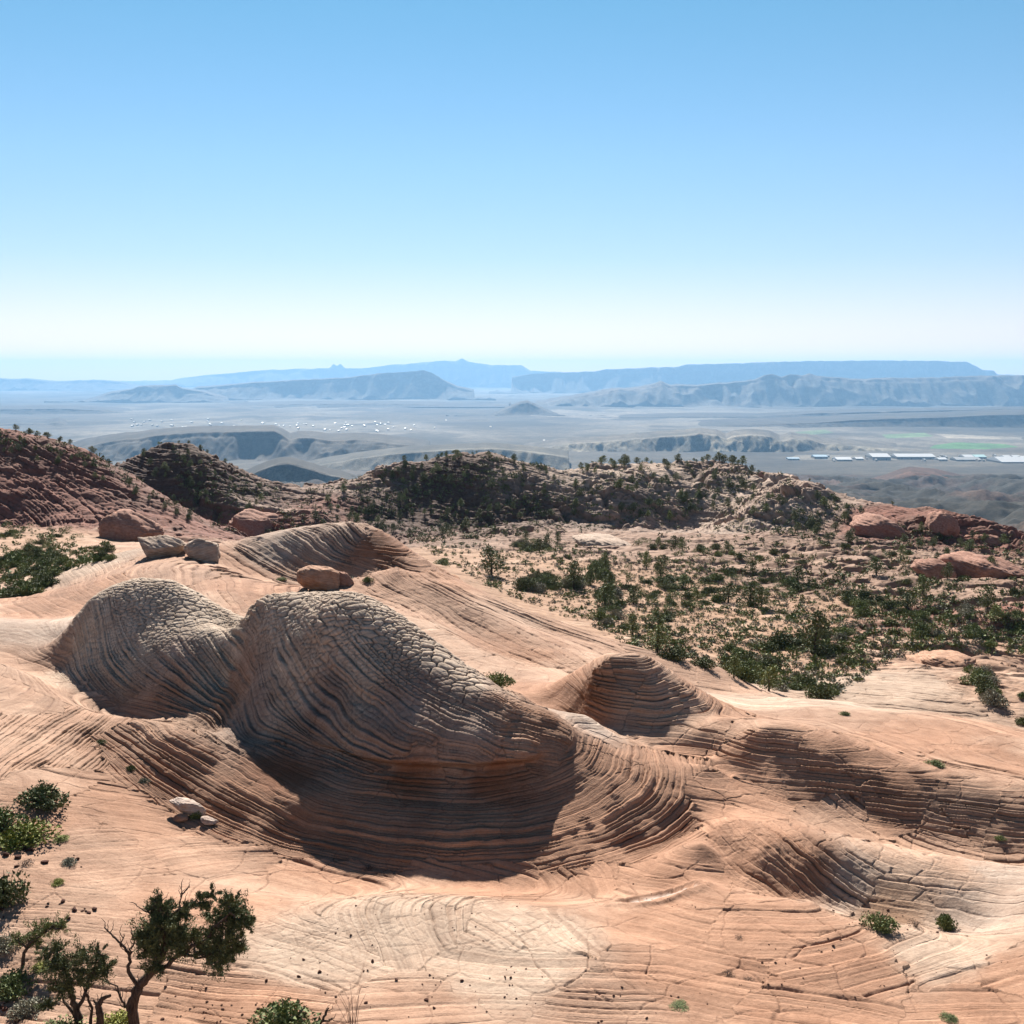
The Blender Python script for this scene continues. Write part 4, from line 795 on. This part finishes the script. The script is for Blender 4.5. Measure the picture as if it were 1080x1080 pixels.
# shrubs one can single out
for a in [
 (44,850,62,'dark','dark green shrub standing behind the bright yellow green shrub at the left edge',None,.95),
 (32,886,66,'yellow','bright yellow green shrub in front of a dark one at the left edge',None,.75),
 (0,876,60,'mid','mid green shrub cut by the left edge beside the yellow green one',None,.95),
 (0,955,66,'dark','dark dense shrub at the left edge above the small crooked juniper',None,1.2),
 (14,1044,58,'mid','loose green shrub at the left edge below the small crooked juniper',None,.8),
 (62,886,22,'yellow','low yellowish weed on the ledge right under the yellow green shrub',None,.5),
 (72,912,22,'grey','thin pale weed in the gravelly crack left of the bare slab',None,.7),
 (60,932,18,'yellow','small dry yellow weed in the gravelly crack above the small juniper',None,.7),
 (34,1066,52,'grey','pale grey weedy shrub in the bottom left corner',None,.7),
 (66,1092,66,'mid','green shrub cut by the bottom edge under the bushy juniper',None,.6),
 (6,1000,40,'grey','thin grey shrub at the left edge beside the small crooked juniper trunk',None,.8),
 (44,1022,26,'yellow','small yellow green weed between the small and the bushy juniper',None,.6),
 (26,912,24,'dead','dry brown brush below the bright yellow green shrub',None,.7),
 (122,1082,50,'yellow','bright green shrub at the foot of the leaning juniper trunk',None,.6),
 (300,1092,88,'mid','wide grey green shrub cut by the bottom edge right of the leaning juniper',None,.75),
 (107,785,12,'dark','uppermost small shrub in the crack left of the striped slope',None,1.1),
 (138,812,13,'dark','small dark shrub in the crack halfway down the striped slope',None,1),
 (152,826,15,'grey','grey leafless looking shrub in the crack above the perched slab',None,.8),
 (207,862,18,'mid','small green shrub growing behind the perched pale slab',None,.9),
 (389,918,20,'dead','low dead brush lying at the foot of the big shadowed hollow',None,.5),
 (525,722,36,'mid','round olive shrub alone in the trough behind the large grey dome',None,.9),
 (388,614,13,'mid','bright little shrub in the shadow under the back hump',None,1.2),
 (366,612,17,'grey','grey shrub in the shadow left of the bright little one under the hump',None,.7),
 (297,612,14,'mid','small shrub on bare rock left of the orange block',None,.6),
 (985,807,23,'mid','small round shrub alone on the open slab at the right',None,.75),
 (890,754,15,'mid','flat little shrub on the pale slab edge right of the brush gully',None,.6),
 (928,979,36,'mid','left green shrub in the sandy pocket below the front mound',None,.95),
 (965,978,24,'dead','brown dead shrub between the two green ones in the sandy pocket',None,.6),
 (998,978,26,'mid','right upright green shrub in the sandy pocket below the front mound',None,1.5),
 (768,1028,20,'dead','dead brown brush on the foreground slab right of centre',None,.7),
 (788,1034,18,'dead','smaller dead brush just right of the other on the foreground slab',None,.5),
 (780,990,14,'dead','dry tuft beneath the shallow white pothole',None,.6),
 (1055,885,14,'mid','green shrub in the crack at the foot of the dark ledges at the right',None,.9),
 (717,1062,26,'mid','low green mat of leaves on the red ledge near the bottom edge',None,.3),
 (1000,1074,22,'mid','low green weed at the bottom right on open slab',None,.4),
 ]: shrub_px(a[0], a[1], a[2], a[3], a[4], a[5], a[6])
ZN = [  # brushy zones: outline in the photo, number, half width range in m, tree share, kinds, label stem, group, nearest distance
 ([(440,578),(560,572),(640,592),(650,640),(600,645),(540,632),(470,600)], 96, (.7,1.9), .12, ('dark','dark','mid','grey'), 'on the scrubby flat behind the back ridge', 'shrubs on the scrubby flat', 100),
 ([(560,600),(700,590),(720,650),(700,690),(650,668),(570,640)], 54, (.6,1.6), .10, ('dark','mid','dark','grey'), 'on the sandy flat above the long pink ridge end', 'shrubs on the scrubby flat', 100),
 ([(690,590),(800,604),(900,628),(960,640),(940,664),(880,655),(800,642),(700,640)], 84, (.6,1.7), .08, ('dark','dark','mid','dark'), 'in the dark brush band across the flat', 'shrubs in the dark brush band', 90),
 ([(690,690),(740,694),(770,680),(840,672),(905,668),(905,700),(870,738),(790,735),(690,712)], 36, (.8,1.9), .06, ('dark','mid','dark','grey'), 'in the brushy gully behind the near slab', 'shrubs in the brushy gully', 78),
 ([(0,552),(60,556),(115,575),(118,592),(60,604),(40,645),(0,650)], 85, (.5,1.15), .02, ('dark','mid','dark','mid'), 'in the brush patch at the left edge under the red hill', 'shrubs in the left brush patch', 84),
 ([(1022,700),(1050,712),(1085,735),(1085,770),(1050,755),(1030,735)], 12, (.8,1.4), .08, ('dark','mid','grey'), 'in the clump at the right edge above the near slab', 'shrubs in the right edge clump', 70),
 ([(960,640),(1085,640),(1085,690),(960,676)], 28, (.6,1.4), .1, ('dark','mid','grey','mid'), 'among the red ledges at the right edge', 'shrubs among the red ledges', 90),
 ([(700,560),(880,580),(1000,600),(1085,620),(1085,585),(960,570),(800,556)], 30, (.7,1.4), .3, ('dark','mid','dark'), 'between the pink ledges under the rocky hills', 'shrubs among the pink ledges', 150),
 ([(440,574),(560,568),(700,572),(860,588),(860,600),(700,592),(560,584),(460,588)], 46, (.7,1.5), .12, ('dark','mid','dark'), 'along the foot of the rocky hills', 'shrubs along the foot of the rocky hills', 150),
 ([(880,600),(1085,600),(1085,640),(900,632)], 14, (.6,1.3), .2, ('dark','mid'), 'between the pink ledges under the rocky hills', 'shrubs among the pink ledges', 120),
]
SZW = {'dark': 'dark green', 'mid': 'olive green', 'grey': 'grey sage', 'yellow': 'yellow green'}
for P, n, (r0, r1), tshare, kinds, stem, grp, y0 in ZN:
    xs = [p[0] for p in P]; ys = [p[1] for p in P]; done = []; tries = 0
    while len(done) < n and tries < 4000:
        tries += 1
        px, py = rs.uniform(min(xs), max(xs)), rs.uniform(min(ys), max(ys))
        if not inpoly(px, py, P): continue
        if vnoise2(np.array([px/38.]), np.array([py/14.]), 3)[0] < .40: continue
        p = land_at(px, py, y0)
        if p is None: continue
        r = r0+(r1-r0)*rs.rand()**1.5
        if any((p[0]-q[0])**2+(p[1]-q[1])**2 < (.5*(r+q[2]))**2 for q in done): continue
        done.append((p[0], p[1], r))
        if rs.rand() < tshare:
            place_tree(p, rs.uniform(1.7, 3.3), rs.randint(99), rs, 'dark upright juniper '+stem, grp.replace('shrubs', 'junipers'))
        else:
            k = kinds[rs.randint(len(kinds))]; big = r > (r0+r1)/2
            CAND.append((r/p[1], p, r, k, rs.randint(99), ('large ' if big else 'small ')+SZW[k]+' shrub '+stem, ('large ' if big else 'small ')+SZW[k]+' '+grp))
CAND.sort(key=lambda c: -c[0]); nmax = 292-n_shrub
for c_ in CAND[:nmax]: place_shrub(c_[1], c_[2], c_[3], c_[4], rs, c_[5], c_[6])
V = [leaves(rs, (c_[1][0], c_[1][1], c_[1][2]+c_[2]*.4), (c_[2], c_[2], c_[2]*.65), 260, c_[2]*.14, shell=.3) for c_ in CAND[nmax:]]
if V:
    V = np.vstack(V); tag(link('small_shrubs', np_mesh('small_shrubs', V, tris(V), [M_MID], False)), 'smallest olive shrubs filling in between the larger ones of the flat', 'scrub', None, 'stuff')
# single trees that stand out on the flat
for px, py, h, lab in [(518,606,4.6,'tall dark juniper standing out at the left of the scrubby flat'),(860,690,4.8,'slim tall juniper standing alone in the sandy part of the flat'),
                       (605,622,4.4,'dark juniper in the middle of the scrubby flat'),(693,700,2.2,'bare topped little tree left of the brushy gully')]:
    p = land_at(px, py, 80)
    if p: place_tree(p, h, px, rs, lab, None)
# junipers over the hills; on the skylines they show as dots
sky_n = 0
HZ = [([(0,462),(60,468),(110,492),(230,560),(200,552),(90,500),(0,480)], 30, 'on the red hill at the left', (1.0,2.0)),
      ([(120,497),(160,474),(190,470),(270,522),(300,545),(180,545)], 34, 'on the dark cone hill', (1.6,2.6)),
      ([(330,520),(480,480),(590,492),(600,545),(430,572),(330,555)], 80, 'on the shaded left half of the rocky hills', (1.6,3.4)),
      ([(600,492),(690,480),(765,476),(800,500),(850,545),(700,552),(600,545)], 74, 'on the pale right half of the rocky hills', (1.6,3.4)),
      ([(800,500),(960,560),(1080,575),(1080,590),(820,560)], 26, 'on the right end of the rocky hills', (1.8,3.2))]
for P, n, stem, (h0, h1) in HZ:
    xs = [p[0] for p in P]; ys = [p[1] for p in P]; c_n = 0; tries = 0
    while c_n < n and tries < 3000:
        tries += 1; px, py = rs.uniform(min(xs), max(xs)), rs.uniform(min(ys), max(ys))
        if not inpoly(px, py, P): continue
        p = land_at(px, py, 180)
        if p is None or p[1] > 430: continue
        place_tree(p, rs.uniform(h0, h1), rs.randint(99), rs, 'small dark juniper '+stem, 'junipers '+stem); c_n += 1
# skyline trees: stand on the crest itself
for (x0_, x1_, n_k, hmax) in ((0, 100, 11, 1.9), (150, 250, 9, 1.9), (395, 600, 12, 2.4), (612, 668, 9, 4.0), (670, 740, 7, 2.6), (735, 790, 9, 3.6), (850, 950, 2, 2)):
    for k in range(n_k):
        px = rs.uniform(x0_, x1_); u = slope(px, 480)[0]; i = int(np.searchsorted(gu, u)); m = (gy > 240) & (gy < 430)
        j = np.where(m)[0][np.argmax(Sfin[m, i])]
        e = place_tree((u*gy[j], gy[j], Sfin[j, i]*gy[j]), hmax*(.35+.65*rs.rand()**1.4), rs.randint(99), rs, 'tiny juniper outlined on the skyline of the near hills', 'junipers on the skyline of the near hills')
        e.scale.x *= 1.35; e.scale.y *= 1.35
print('shrubs', n_shrub, 'trees', n_tree)
# knee high scrub nobody could count
def scrub(name, label, P, n, r0, r1, y0, mat, leafn, seed, thr=.3, cell=(30., 12.)):
    rs_ = np.random.RandomState(seed); V = []; xs = [p[0] for p in P]; ys = [p[1] for p in P]; c_n = 0; tries = 0
    while c_n < n and tries < n*6:
        tries += 1; px, py = rs_.uniform(min(xs), max(xs)), rs_.uniform(min(ys), max(ys))
        if not inpoly(px, py, P) or vnoise2(np.array([px/cell[0]]), np.array([py/cell[1]]), seed)[0] < thr*rs_.rand()*1.6: continue
        p = land_at(px, py, y0)
        if p is None: continue
        r = r0+(r1-r0)*rs_.rand()**2
        V.append(leaves(rs_, (p[0], p[1], p[2]+r*.35), (r, r, r*.6), leafn, r*.55, shell=.3)); c_n += 1
    V = np.vstack(V); tag(link(name, np_mesh(name, V, tris(V), [mat], False)), label, 'scrub', None, 'stuff')
flat = [(440,576),(560,568),(700,588),(800,604),(1085,640),(1085,690),(960,690),(880,735),(700,706),(640,668),(520,622)]
scrub('sage_scrub', 'grey green knee high sage dotted over the sandy flat', flat, 3600, .14, .42, 84, M_GREY, 26, 41)
scrub('green_scrub', 'small dark green brush between the larger shrubs of the flat', flat, 2500, .2, .6, 84, M_MID, 30, 42, .5)
scrub('ledge_scrub', 'dark brush in the cracks of the pink ledges', [(690,560),(1085,590),(1085,640),(900,630),(700,590)], 500, .2, .8, 120, M_DARK, 26, 43, .5, (40., 5.))
scrub('hill_scrub', 'dark scrub speckling the slopes of the near hills', [(-40,452),(60,460),(100,478),(190,530),(180,468),(300,520),(480,478),(765,475),(960,558),(1085,570),(1085,590),(700,556),(430,574),(300,565),(235,560),(200,545),(90,487),(50,475),(-40,468)], 3300, .3, .95, 236, M_DARK, 22, 44, .62, (26., 14.))
scrub('left_scrub', 'low mixed brush filling the patch at the left edge', [(0,552),(60,556),(115,575),(110,592),(55,605),(40,640),(0,648)], 420, .2, .6, 84, M_MID, 30, 45)

# ---------------------------------------------------------------- the three foreground junipers and the snag
def ray_pt(px, py, Y):
    u, s = slope(px, py); return np.array([u*Y, Y, s*Y])
def near_tree(name, label, base, Y, trunks, clumps, seed, leaf=.075, dens=1.0, cat='tree', twigs=10):
    rs_ = np.random.RandomState(seed); e = link(name, None); B = ray_pt(base[0], base[1], Y); B[2] = land_z(B[0], B[1])
    off = B-ray_pt(base[0], base[1], Y); e.location = B; sc_ = (Y*cp-B[2]*sp)/F
    q = lambda px, py, dy=0: ray_pt(px, py, Y)+off-B+np.array([0, dy*sc_, 0])
    paths = []; tips = []
    for P, r0, r1 in trunks:
        dy = rs_.uniform(-8, 8); pp = [q(x, y, dy*k/len(P)) for k, (x, y) in enumerate(P)]
        paths.append((pp, r0*sc_, r1*sc_))
        for k in range(twigs if len(P) > 2 else 3):
            i = rs_.randint(max(1, len(pp)//2), len(pp)); a = pp[i-1]+(pp[i]-pp[i-1])*rs_.rand(); d = (pp[i]-pp[i-1]); d = d/np.linalg.norm(d)+rs_.randn(3)*.6+np.array([0, 0, .3])
            L_ = rs_.uniform(6, 17)*sc_; b_ = a+d/np.linalg.norm(d)*L_; paths.append(([a, (a+b_)/2+rs_.randn(3)*L_*.12, b_], .55*sc_, .16*sc_))
    # small limbs from trunk ends into the clumps
    pts_ = [p for P, _, _ in paths for p in P]
    V = []
    for (x, y, r) in clumps:
        dy = rs_.uniform(-.8, .8)*r*1.6; c = q(x, y, dy); n_ = min(pts_, key=lambda p: np.linalg.norm(p-c))
        r *= 1.18
        paths.append(([n_, (n_+c)/2+rs_.randn(3)*.05, c], 1.2*sc_, .4*sc_))
        for k in range(max(4, int(r*1.9))):
            d = rs_.randn(3); d /= np.linalg.norm(d); c2 = c+d*r*sc_*rs_.uniform(.25, 1.12); rr = r*sc_*rs_.uniform(.16, .34)
            paths.append(([c, (c+c2)/2, c2], .4*sc_, .12*sc_))
            ns = int(95*dens); tt_ = rs_.rand(ns, 1); cen = c2+(c2-c)*.35*(tt_-.5)+d*rr*(tt_-.3)*2.2+rs_.randn(ns, 3)*rr*.42
            dv = rs_.randn(ns, 3)*.8+d+np.array([0, 0, .5]); dv /= np.linalg.norm(dv, axis=1, keepdims=True); sv_ = np.cross(dv, rs_.randn(ns, 3)); sv_ /= np.linalg.norm(sv_, axis=1, keepdims=True)
            lz = leaf*(.45+.5*rs_.rand(ns, 1)); V.append(np.stack([cen-sv_*lz*.22, cen+sv_*lz*.22, cen+dv*lz], 1).reshape(-1, 3))
    limbs('trunk', paths, e, M_BARK, 6, rs_, .05)
    if V:
        V = np.vstack(V); link('crown', np_mesh('crown', V, tris(V), [M_DARK if seed != 3 else M_MID], False), e)
    return tag(e, label, cat)
near_tree('juniper_tree', 'large juniper leaning right with bare twigs, in the lower left corner', (139,1066), 25.3,
 [([(139,1072),(139,1050),(142,1032),(148,1018),(160,1005),(170,990),(175,975)], 6.2, 3),
  ([(148,1018),(140,1026),(136,1046)], 2.5, 3),
  ([(145,1022),(134,1003),(135,990),(127,980),(117,972),(107,962)], 2.3, .6),([(127,980),(130,966)], 1, .4),([(135,990),(141,976),(139,959)], 1.2, .4),
  ([(131,1045),(124,1030),(106,1012)], 1.5, .4),
  ([(173,980),(172,957),(182,945),(190,938),(191,917)], 2.4, .4),([(172,958),(160,945),(147,935)], 1.4, .4),([(165,952),(168,938),(167,926)], 1, .35),
  ([(188,940),(205,932),(225,923)], 1.4, .4),([(146,1022),(168,1002),(194,986),(222,966),(243,942)], 3.6, .8),([(190,988),(215,990),(236,982)], 1.8, .6),([(191,925),(198,916)], .6, .3)],
 [(165,945,11),(176,953,15),(160,963,14),(180,973,16),(150,984,12),(163,990,11),(195,944,8),(212,931,7),(222,925,5),(170,938,8),(203,974,13),(224,960,15),(240,945,12),(249,960,14),(258,953,7),(236,980,15),(216,990,12),(228,1002,9),(246,984,9),(240,934,6),(187,966,8),(152,968,9)], 1, .085, 1.1, twigs=9)
near_tree('juniper_tree', 'bushy many stemmed juniper just left of the large leaning one', (84,1068), 25.2,
 [([(86,1072),(80,1050),(74,1030),(70,1008),(66,990)], 4.5, 1.5),([(80,1050),(90,1025),(96,1005)], 2.5, .8),([(84,1060),(66,1040),(56,1015)], 2, .7),([(93,1070),(97,1045),(88,1020)], 2.2, .7)],
 [(72,998,15),(58,988,12),(88,992,13),(98,1003,12),(112,1000,8),(52,1006,10),(80,1012,12),(66,1020,9),(96,1018,9),(104,988,6),(45,992,6),(50,1040,7)], 2, .075, .75)
near_tree('juniper_tree', 'smallest crooked juniper near the left edge, above the bushy one', (23,1000), 28.6,
 [([(23,1004),(24,990),(28,980),(38,972)], 2.4, 1),([(27,982),(18,974)], 1.2, .5),([(38,972),(52,962)], 1.1, .4)],
 [(30,972,10),(42,966,9),(56,962,9),(18,974,8),(64,958,5),(36,980,6)], 3, .07, .7)
near_tree('dead_tree', 'rust brown dead trunk between the bushy and the leaning juniper', (105,1070), 25.1,
 [([(104,1074),(105,1055),(103,1042),(108,1034),(117,1030)], 5, 1.6),([(104,1046),(97,1038)], 2, .8)], [], 5, cat='dead trunk', twigs=2)
# thin bare twigs at the bottom edge
e = link('bare_shrub', None); B = np.array(land_at(372, 1079)); e.location = B; rs_ = np.random.RandomState(3)
pp = []
for k in range(16):
    d = np.array([rs_.uniform(-.45, .45), rs_.uniform(-.4, .4), rs_.uniform(.45, .85)]); pp.append(([np.zeros(3)+[d[0]*.3, d[1]*.3, -.05], d*.5+rs_.randn(3)*.03, d], .007, .003))
limbs('twigs', pp, e, M_DEAD, 4); tag(e, 'thin bare twigs rising at the bottom edge left of centre', 'bare shrub')
near_tree('dead_branch', 'short forked dead branch just left of the thin bare twigs', (338,1077), 24.9, [([(335,1082),(341,1070),(346,1062)], 2, .7),([(339,1074),(352,1068)], 1.3, .5)], [], 8, cat='dead branch', twigs=2)

# ---------------------------------------------------------------- boulders and stones
def stone_material(name, c1, c2, sc_=2.0):
    m, nt, b = newmat(name, .92, .15); L = nt.links.new; tc = node(nt, 'ShaderNodeTexCoord')
    a = noise(nt, sc_, 6, .65, vec=tc.outputs['Object']); mp = node(nt, 'ShaderNodeMapping'); mp.inputs['Scale'].default_value = (.6, .6, 7); mp.inputs['Rotation'].default_value = (.2, .25, 0); L(tc.outputs['Object'], mp.inputs[0])
    s_ = noise(nt, 1.6, 4, .6, vec=mp.outputs[0])
    c = mul_col(nt, ramp(nt, a.outputs[0], [(.3, c1), (.7, c2)]).outputs[0], ramp(nt, s_.outputs[0], [(.35, (.75,.72,.7)), (.65, (1.1,1.1,1.1))]).outputs[0]); L(c, b.inputs['Base Color'])
    bp = node(nt, 'ShaderNodeBump'); bp.inputs['Distance'].default_value = .12; L(math_(nt, 'ADD', s_.outputs[0], math_(nt, 'MULTIPLY', a.outputs[0], .6)), bp.inputs['Height']); L(bp.outputs[0], b.inputs['Normal'])
    return m
M_ST = dict(grey=stone_material('grey_boulder', (.33,.235,.175), (.50,.39,.305)), orange=stone_material('orange_boulder', (.34,.18,.11), (.48,.30,.205)),
            red=stone_material('red_boulder', (.27,.135,.095), (.42,.24,.175)), pale=stone_material('pale_boulder', (.42,.31,.25), (.58,.48,.41), 5), dark=stone_material('varnished_stone', (.09,.04,.03), (.22,.10,.07), 9))
def boulder_mesh(name, R3, seed, mat, cuts=7, sub=4, rough=.12, keep=.72):
    bm = bmesh_new(); bmesh.ops.create_icosphere(bm, subdivisions=sub+(1 if sub > 3 else 0), radius=1); rs_ = np.random.RandomState(seed)
    P = np.array([v.co[:] for v in bm.verts])
    for k in range(cuts):
        n_ = rs_.randn(3); n_ /= np.linalg.norm(n_); d = keep+rs_.rand()*.2
        e_ = P@n_-d; P = P-np.outer(np.maximum(e_, 0)*.92, n_)
    P = P*(1+(rough*1.8)*(fbm2(P[:, 0]*1.6+P[:, 2]*1.1+seed, P[:, 1]*1.6-P[:, 2]*.9, 4, seed)))[:, None]
    lay = P[:, 2]*7+P[:, 0]*1.5+fbm2(P[:, 0]*1.5, P[:, 1]*1.5, 2, seed)*1.5
    P *= (1+.09*(1-np.abs(2*(lay-np.floor(lay))-1)**4))[:, None]
    P = P*np.array(R3)
    F3 = np.array([[v.index for v in f.verts] for f in bm.faces]); bm.free()
    return np_mesh(name, P, F3, [M_ST[mat]])
import bmesh
def bmesh_new(): return bmesh.new()
def boulder(name, px, py, Y0, wpx, hpx, depth, seed, mat, label, cat='boulder', tilt=0, yaw=0, lift=.35, keep=.72, cuts=7, sub=4, group=None):
    p = next(q for q in (land_at(px, py+d_, Y0) for d_ in range(0, 80, 4)) if q); k = m_per_px(p); R3 = (wpx*.5*k, wpx*.5*k*depth, hpx*.5*k)
    o = link(name, boulder_mesh(name, R3, seed, mat, cuts, sub, keep=keep)); o.location = (p[0], p[1]+R3[1]*.6, land_z(p[0], p[1]+R3[1]*.6)+R3[2]*lift); o.rotation_euler = (0, R(tilt), R(yaw))
    return tag(o, label, cat, group)
boulder('boulder', 165, 588, 85, 60, 38, .8, 11, 'grey', 'left of two grey slabby boulders on the slope below the red hill', tilt=20, lift=.3, keep=.5, cuts=9)
boulder('boulder', 214, 592, 85, 44, 38, .9, 12, 'grey', 'right of two grey slabby boulders, the rounder one, below the red hill', tilt=-16, lift=.35, keep=.5, cuts=9)
boulder('boulder', 133, 569, 100, 58, 44, .8, 13, 'red', 'smooth red dome of rock behind the two grey boulders', tilt=8, lift=.3)
boulder('boulder', 337, 622, 66, 46, 26, .7, 14, 'orange', 'orange block of rock lying behind the crest of the large grey dome', tilt=14, lift=.55, keep=.6)
boulder('boulder', 360, 618, 66, 26, 18, .8, 15, 'red', 'smaller darker rock touching the right end of the orange block', tilt=20, lift=.4, keep=.6)
boulder('slab_rock', 196, 862, 36, 40, 15, .6, 16, 'pale', 'pale pointed slab perched on the open rock near the striped slope', 'rock slab', tilt=14, lift=1.1, keep=.55, cuts=10)
boulder('slab_rock', 221, 871, 36, 20, 8, .7, 17, 'pale', 'small flat slab at the right end of the perched pale one', 'rock slab', tilt=12, lift=.7, keep=.55, cuts=10)
boulder('rock', 190, 868, 36, 14, 8, 1, 18, 'orange', 'low rock hidden under the perched pale slab', 'rock', lift=.5)
for k, (px, py, w_, h_, mt, lab) in enumerate([(805,492,10,8,'red','red rock knob on the right shoulder of the rocky hills'),(996,566,34,30,'red','pointed red rock cone at the right end of the rocky hills'),(1046,572,40,26,'red','dark broken outcrop right of the pointed red cone'),
   (930,566,60,26,'red','long smooth rock fin sloping down to the pointed cone'),(1052,606,84,34,'red','big banded red dome of rock at the right edge'),(990,610,46,24,'red','rounded red rock left of the big banded dome'),
   (640,575,64,16,'grey','smooth tan whaleback right of centre on the flat'),(1010,702,84,24,'orange','long pink whaleback boulder in the ledges at the right'),(265,562,56,34,'red','shaded rock knob behind the two grey boulders')]):
    boulder('boulder', px, py, 88 if py > 640 else 150, w_, h_, 1.1, 30+k, mt, lab, tilt=8, lift=.12, keep=.66, cuts=9)
# loose stones on the foreground
NST = 0
for (P, n, a0, a1, stem) in [([(330,1010),(540,1020),(720,1040),(720,1079),(330,1079)], 60, 2, 7, 'along the red ledges at the bottom middle'), ([(150,1000),(320,1010),(330,1079),(170,1079)], 40, 2.5, 8, 'right of the leaning juniper'),
   ([(380,950),(600,950),(620,1000),(340,1000)], 26, 1.5, 4, 'on the pale foreground ridge'), ([(640,930),(760,935),(760,960),(640,955)], 14, 1.5, 3.5, 'round the shallow white pothole'), ([(720,980),(900,990),(1075,1010),(1075,1070),(740,1060)], 60, 1.5, 5, 'on the slab at the lower right'),
   ([(0,890),(80,880),(100,960),(60,1079),(0,1079)], 50, 3, 12, 'in the gravelly crack at the left edge'), ([(870,945),(1000,965),(1000,985),(880,975)], 16, 2, 5, 'in the sandy pocket')]:
    xs = [p[0] for p in P]; ys = [p[1] for p in P]; c_n = 0
    while c_n < n:
        px, py = rs.uniform(min(xs), max(xs)), rs.uniform(min(ys), max(ys))
        if not inpoly(px, py, P): continue
        if vnoise2(np.array([px/30.]), np.array([py/9.]), 77)[0] < .56: continue
        p = land_at(px, py)
        if p is None: continue
        if NST < 6: STM = globals().setdefault('STM', []); STM.append(boulder_mesh('stone', (1, .8, .55), 70+NST, 'dark', 9, 2, .1, .6))
        r = (a0+(a1-a0)*rs.rand()**3)*.42*m_per_px(p); o = link('stone', STM[NST % len(STM)]); NST += 1; c_n += 1
        o.location = (p[0], p[1], p[2]+r*.25); o.scale = (r, r*(.7+.5*rs.rand()), r*(.7+.5*rs.rand())); o.rotation_euler = (rs.uniform(-.3, .3), rs.uniform(-.3, .3), rs.rand()*6.28)
        tag(o, 'small dark reddish stone lying '+stem, 'stone', 'loose stones '+stem)

# ---------------------------------------------------------------- far buildings
def flat_mat(name, c, rough=.6):
    m, nt, b = newmat(name, rough, .3); n = noise(nt, .15, 3); nt.links.new(mul_col(nt, ramp(nt, n.outputs[0], [(0, c), (1, c)]).outputs[0], ramp(nt, n.outputs[0], [(.3, (.85,)*3), (.7, (1.1,)*3)]).outputs[0]), b.inputs['Base Color']); return m
BM = dict(white=flat_mat('white_roof', (.5,.5,.49)), blue=flat_mat('blue_roof', (.30,.42,.50)), teal=flat_mat('teal_roof', (.35,.52,.50)), wall=flat_mat('pale_wall', (.33,.30,.26)), grey=flat_mat('grey_roof', (.30,.30,.29)), door=flat_mat('door_grey', (.12,.12,.13)))
def house_parts(W, D, H, roof):
    wv = box_verts(-W/2, W/2, -D/2, D/2, -6, H); o1 = W*.01+.4
    rv = [(-W/2-o1, -D/2-o1, H), (W/2+o1, -D/2-o1, H), (W/2+o1, D/2+o1, H), (-W/2-o1, D/2+o1, H), (-W/2-o1, 0, H+D*.10+1), (W/2+o1, 0, H+D*.10+1)]
    rf = [(0,1,5,4), (2,3,4,5), (0,4,3), (1,2,5), (3,2,1,0)]
    return wv, BOXF, rv, rf
def simple(name, V, Fc, mat, parent=None):
    me = bpy.data.meshes.new(name); me.from_pydata([tuple(v) for v in V], [], Fc); me.materials.append(mat); me.update(); return link(name, me, parent)
def building(px, py, wpx, Y, dep, H, roof, label, group, doors=True):
    u = slope(px, py)[0]; W = wpx*Y/F; e = link('warehouse' if wpx > 5 else 'house', None); e.location = (u*Y, Y, float(valley_h(np.array([u*Y]), np.array([float(Y)]))[0])+2)
    wv, wf, rv, rf = house_parts(W, dep, H, roof); simple('wall', wv, wf, BM['wall'], e); simple('roof', rv, rf, BM[roof], e)
    if doors:
        for k in range(max(1, int(W/60))):
            x = -W/2+(k+.5)*W/max(1, int(W/60)); simple('door', box_verts(x-4, x+4, -dep/2-.5, -dep/2+.2, 0, H*.55), BOXF, BM['door'], e)
    return tag(e, label, 'building', group)
def y_for(py, z=-585):
    return z/slope(540, py)[1]
for px, py, w_, dep, H, rf, lab in [(836,486.5,12,60,9,'blue','grey blue warehouse, leftmost of the row in the valley'),(864,484.5,14,90,14,'blue','blue roofed warehouse near the left of the valley row'),(888,487.5,16,120,10,'white','low white roofed building left of the big white warehouse'),
   (905,486.5,8,80,9,'white','small white building touching the big white warehouse'),(925.5,486,19,170,22,'white','big white warehouse, the tallest in the valley row'),(962,485,40,150,17,'white','very long white warehouse in the middle of the valley row'),
   (992,487.5,9,90,10,'white','short white building right of the very long warehouse'),(1019,484.5,10,110,12,'white','white warehouse beside the teal roofed one'),(1031,484.5,12,110,12,'teal','teal roofed warehouse in the valley row'),(1018,487.5,26,120,9,'grey','long grey roofed building in front of the teal one'),
   (1060,485,7,100,12,'white','small white warehouse near the right edge of the valley row'),(1070,485,8,100,12,'white','white warehouse second from the right edge of the valley row'),(1062,489.5,28,240,9,'white','wide pale roofed building nearest the viewer at the right edge'),(1079,487,8,160,10,'white','white building cut by the right edge')]:
    building(px, py, w_, y_for(py, -583), dep, H, rf, lab, 'warehouses in the valley')
for k in range(105):
    if k < 42: px = rs.normal(370, 62); py = rs.normal(449, 3.6)
    elif k < 70: px = rs.uniform(120, 300); py = rs.uniform(441, 450)
    elif k < 82: px = rs.normal(590, 12); py = rs.normal(466, 1.2)
    else: px = rs.uniform(870, 1078); py = rs.uniform(483, 490)
    if not (0 < px < 1080): continue
    Y = y_for(py, -590); building(px, py, rs.uniform(.8, 2.3), Y, rs.uniform(20, 60), rs.uniform(7, 12), ('grey', 'wall', 'wall', 'grey')[rs.randint(4)], 'tiny pale roof in the far valley town' if k < 70 else ('tiny pale roof by the bare flat in the valley' if k < 82 else 'tiny building scattered between the warehouses'), 'far valley town' if k < 70 else ('houses by the bare flat' if k < 82 else 'small buildings between the warehouses'), False)
print('objects', len(bpy.data.objects))
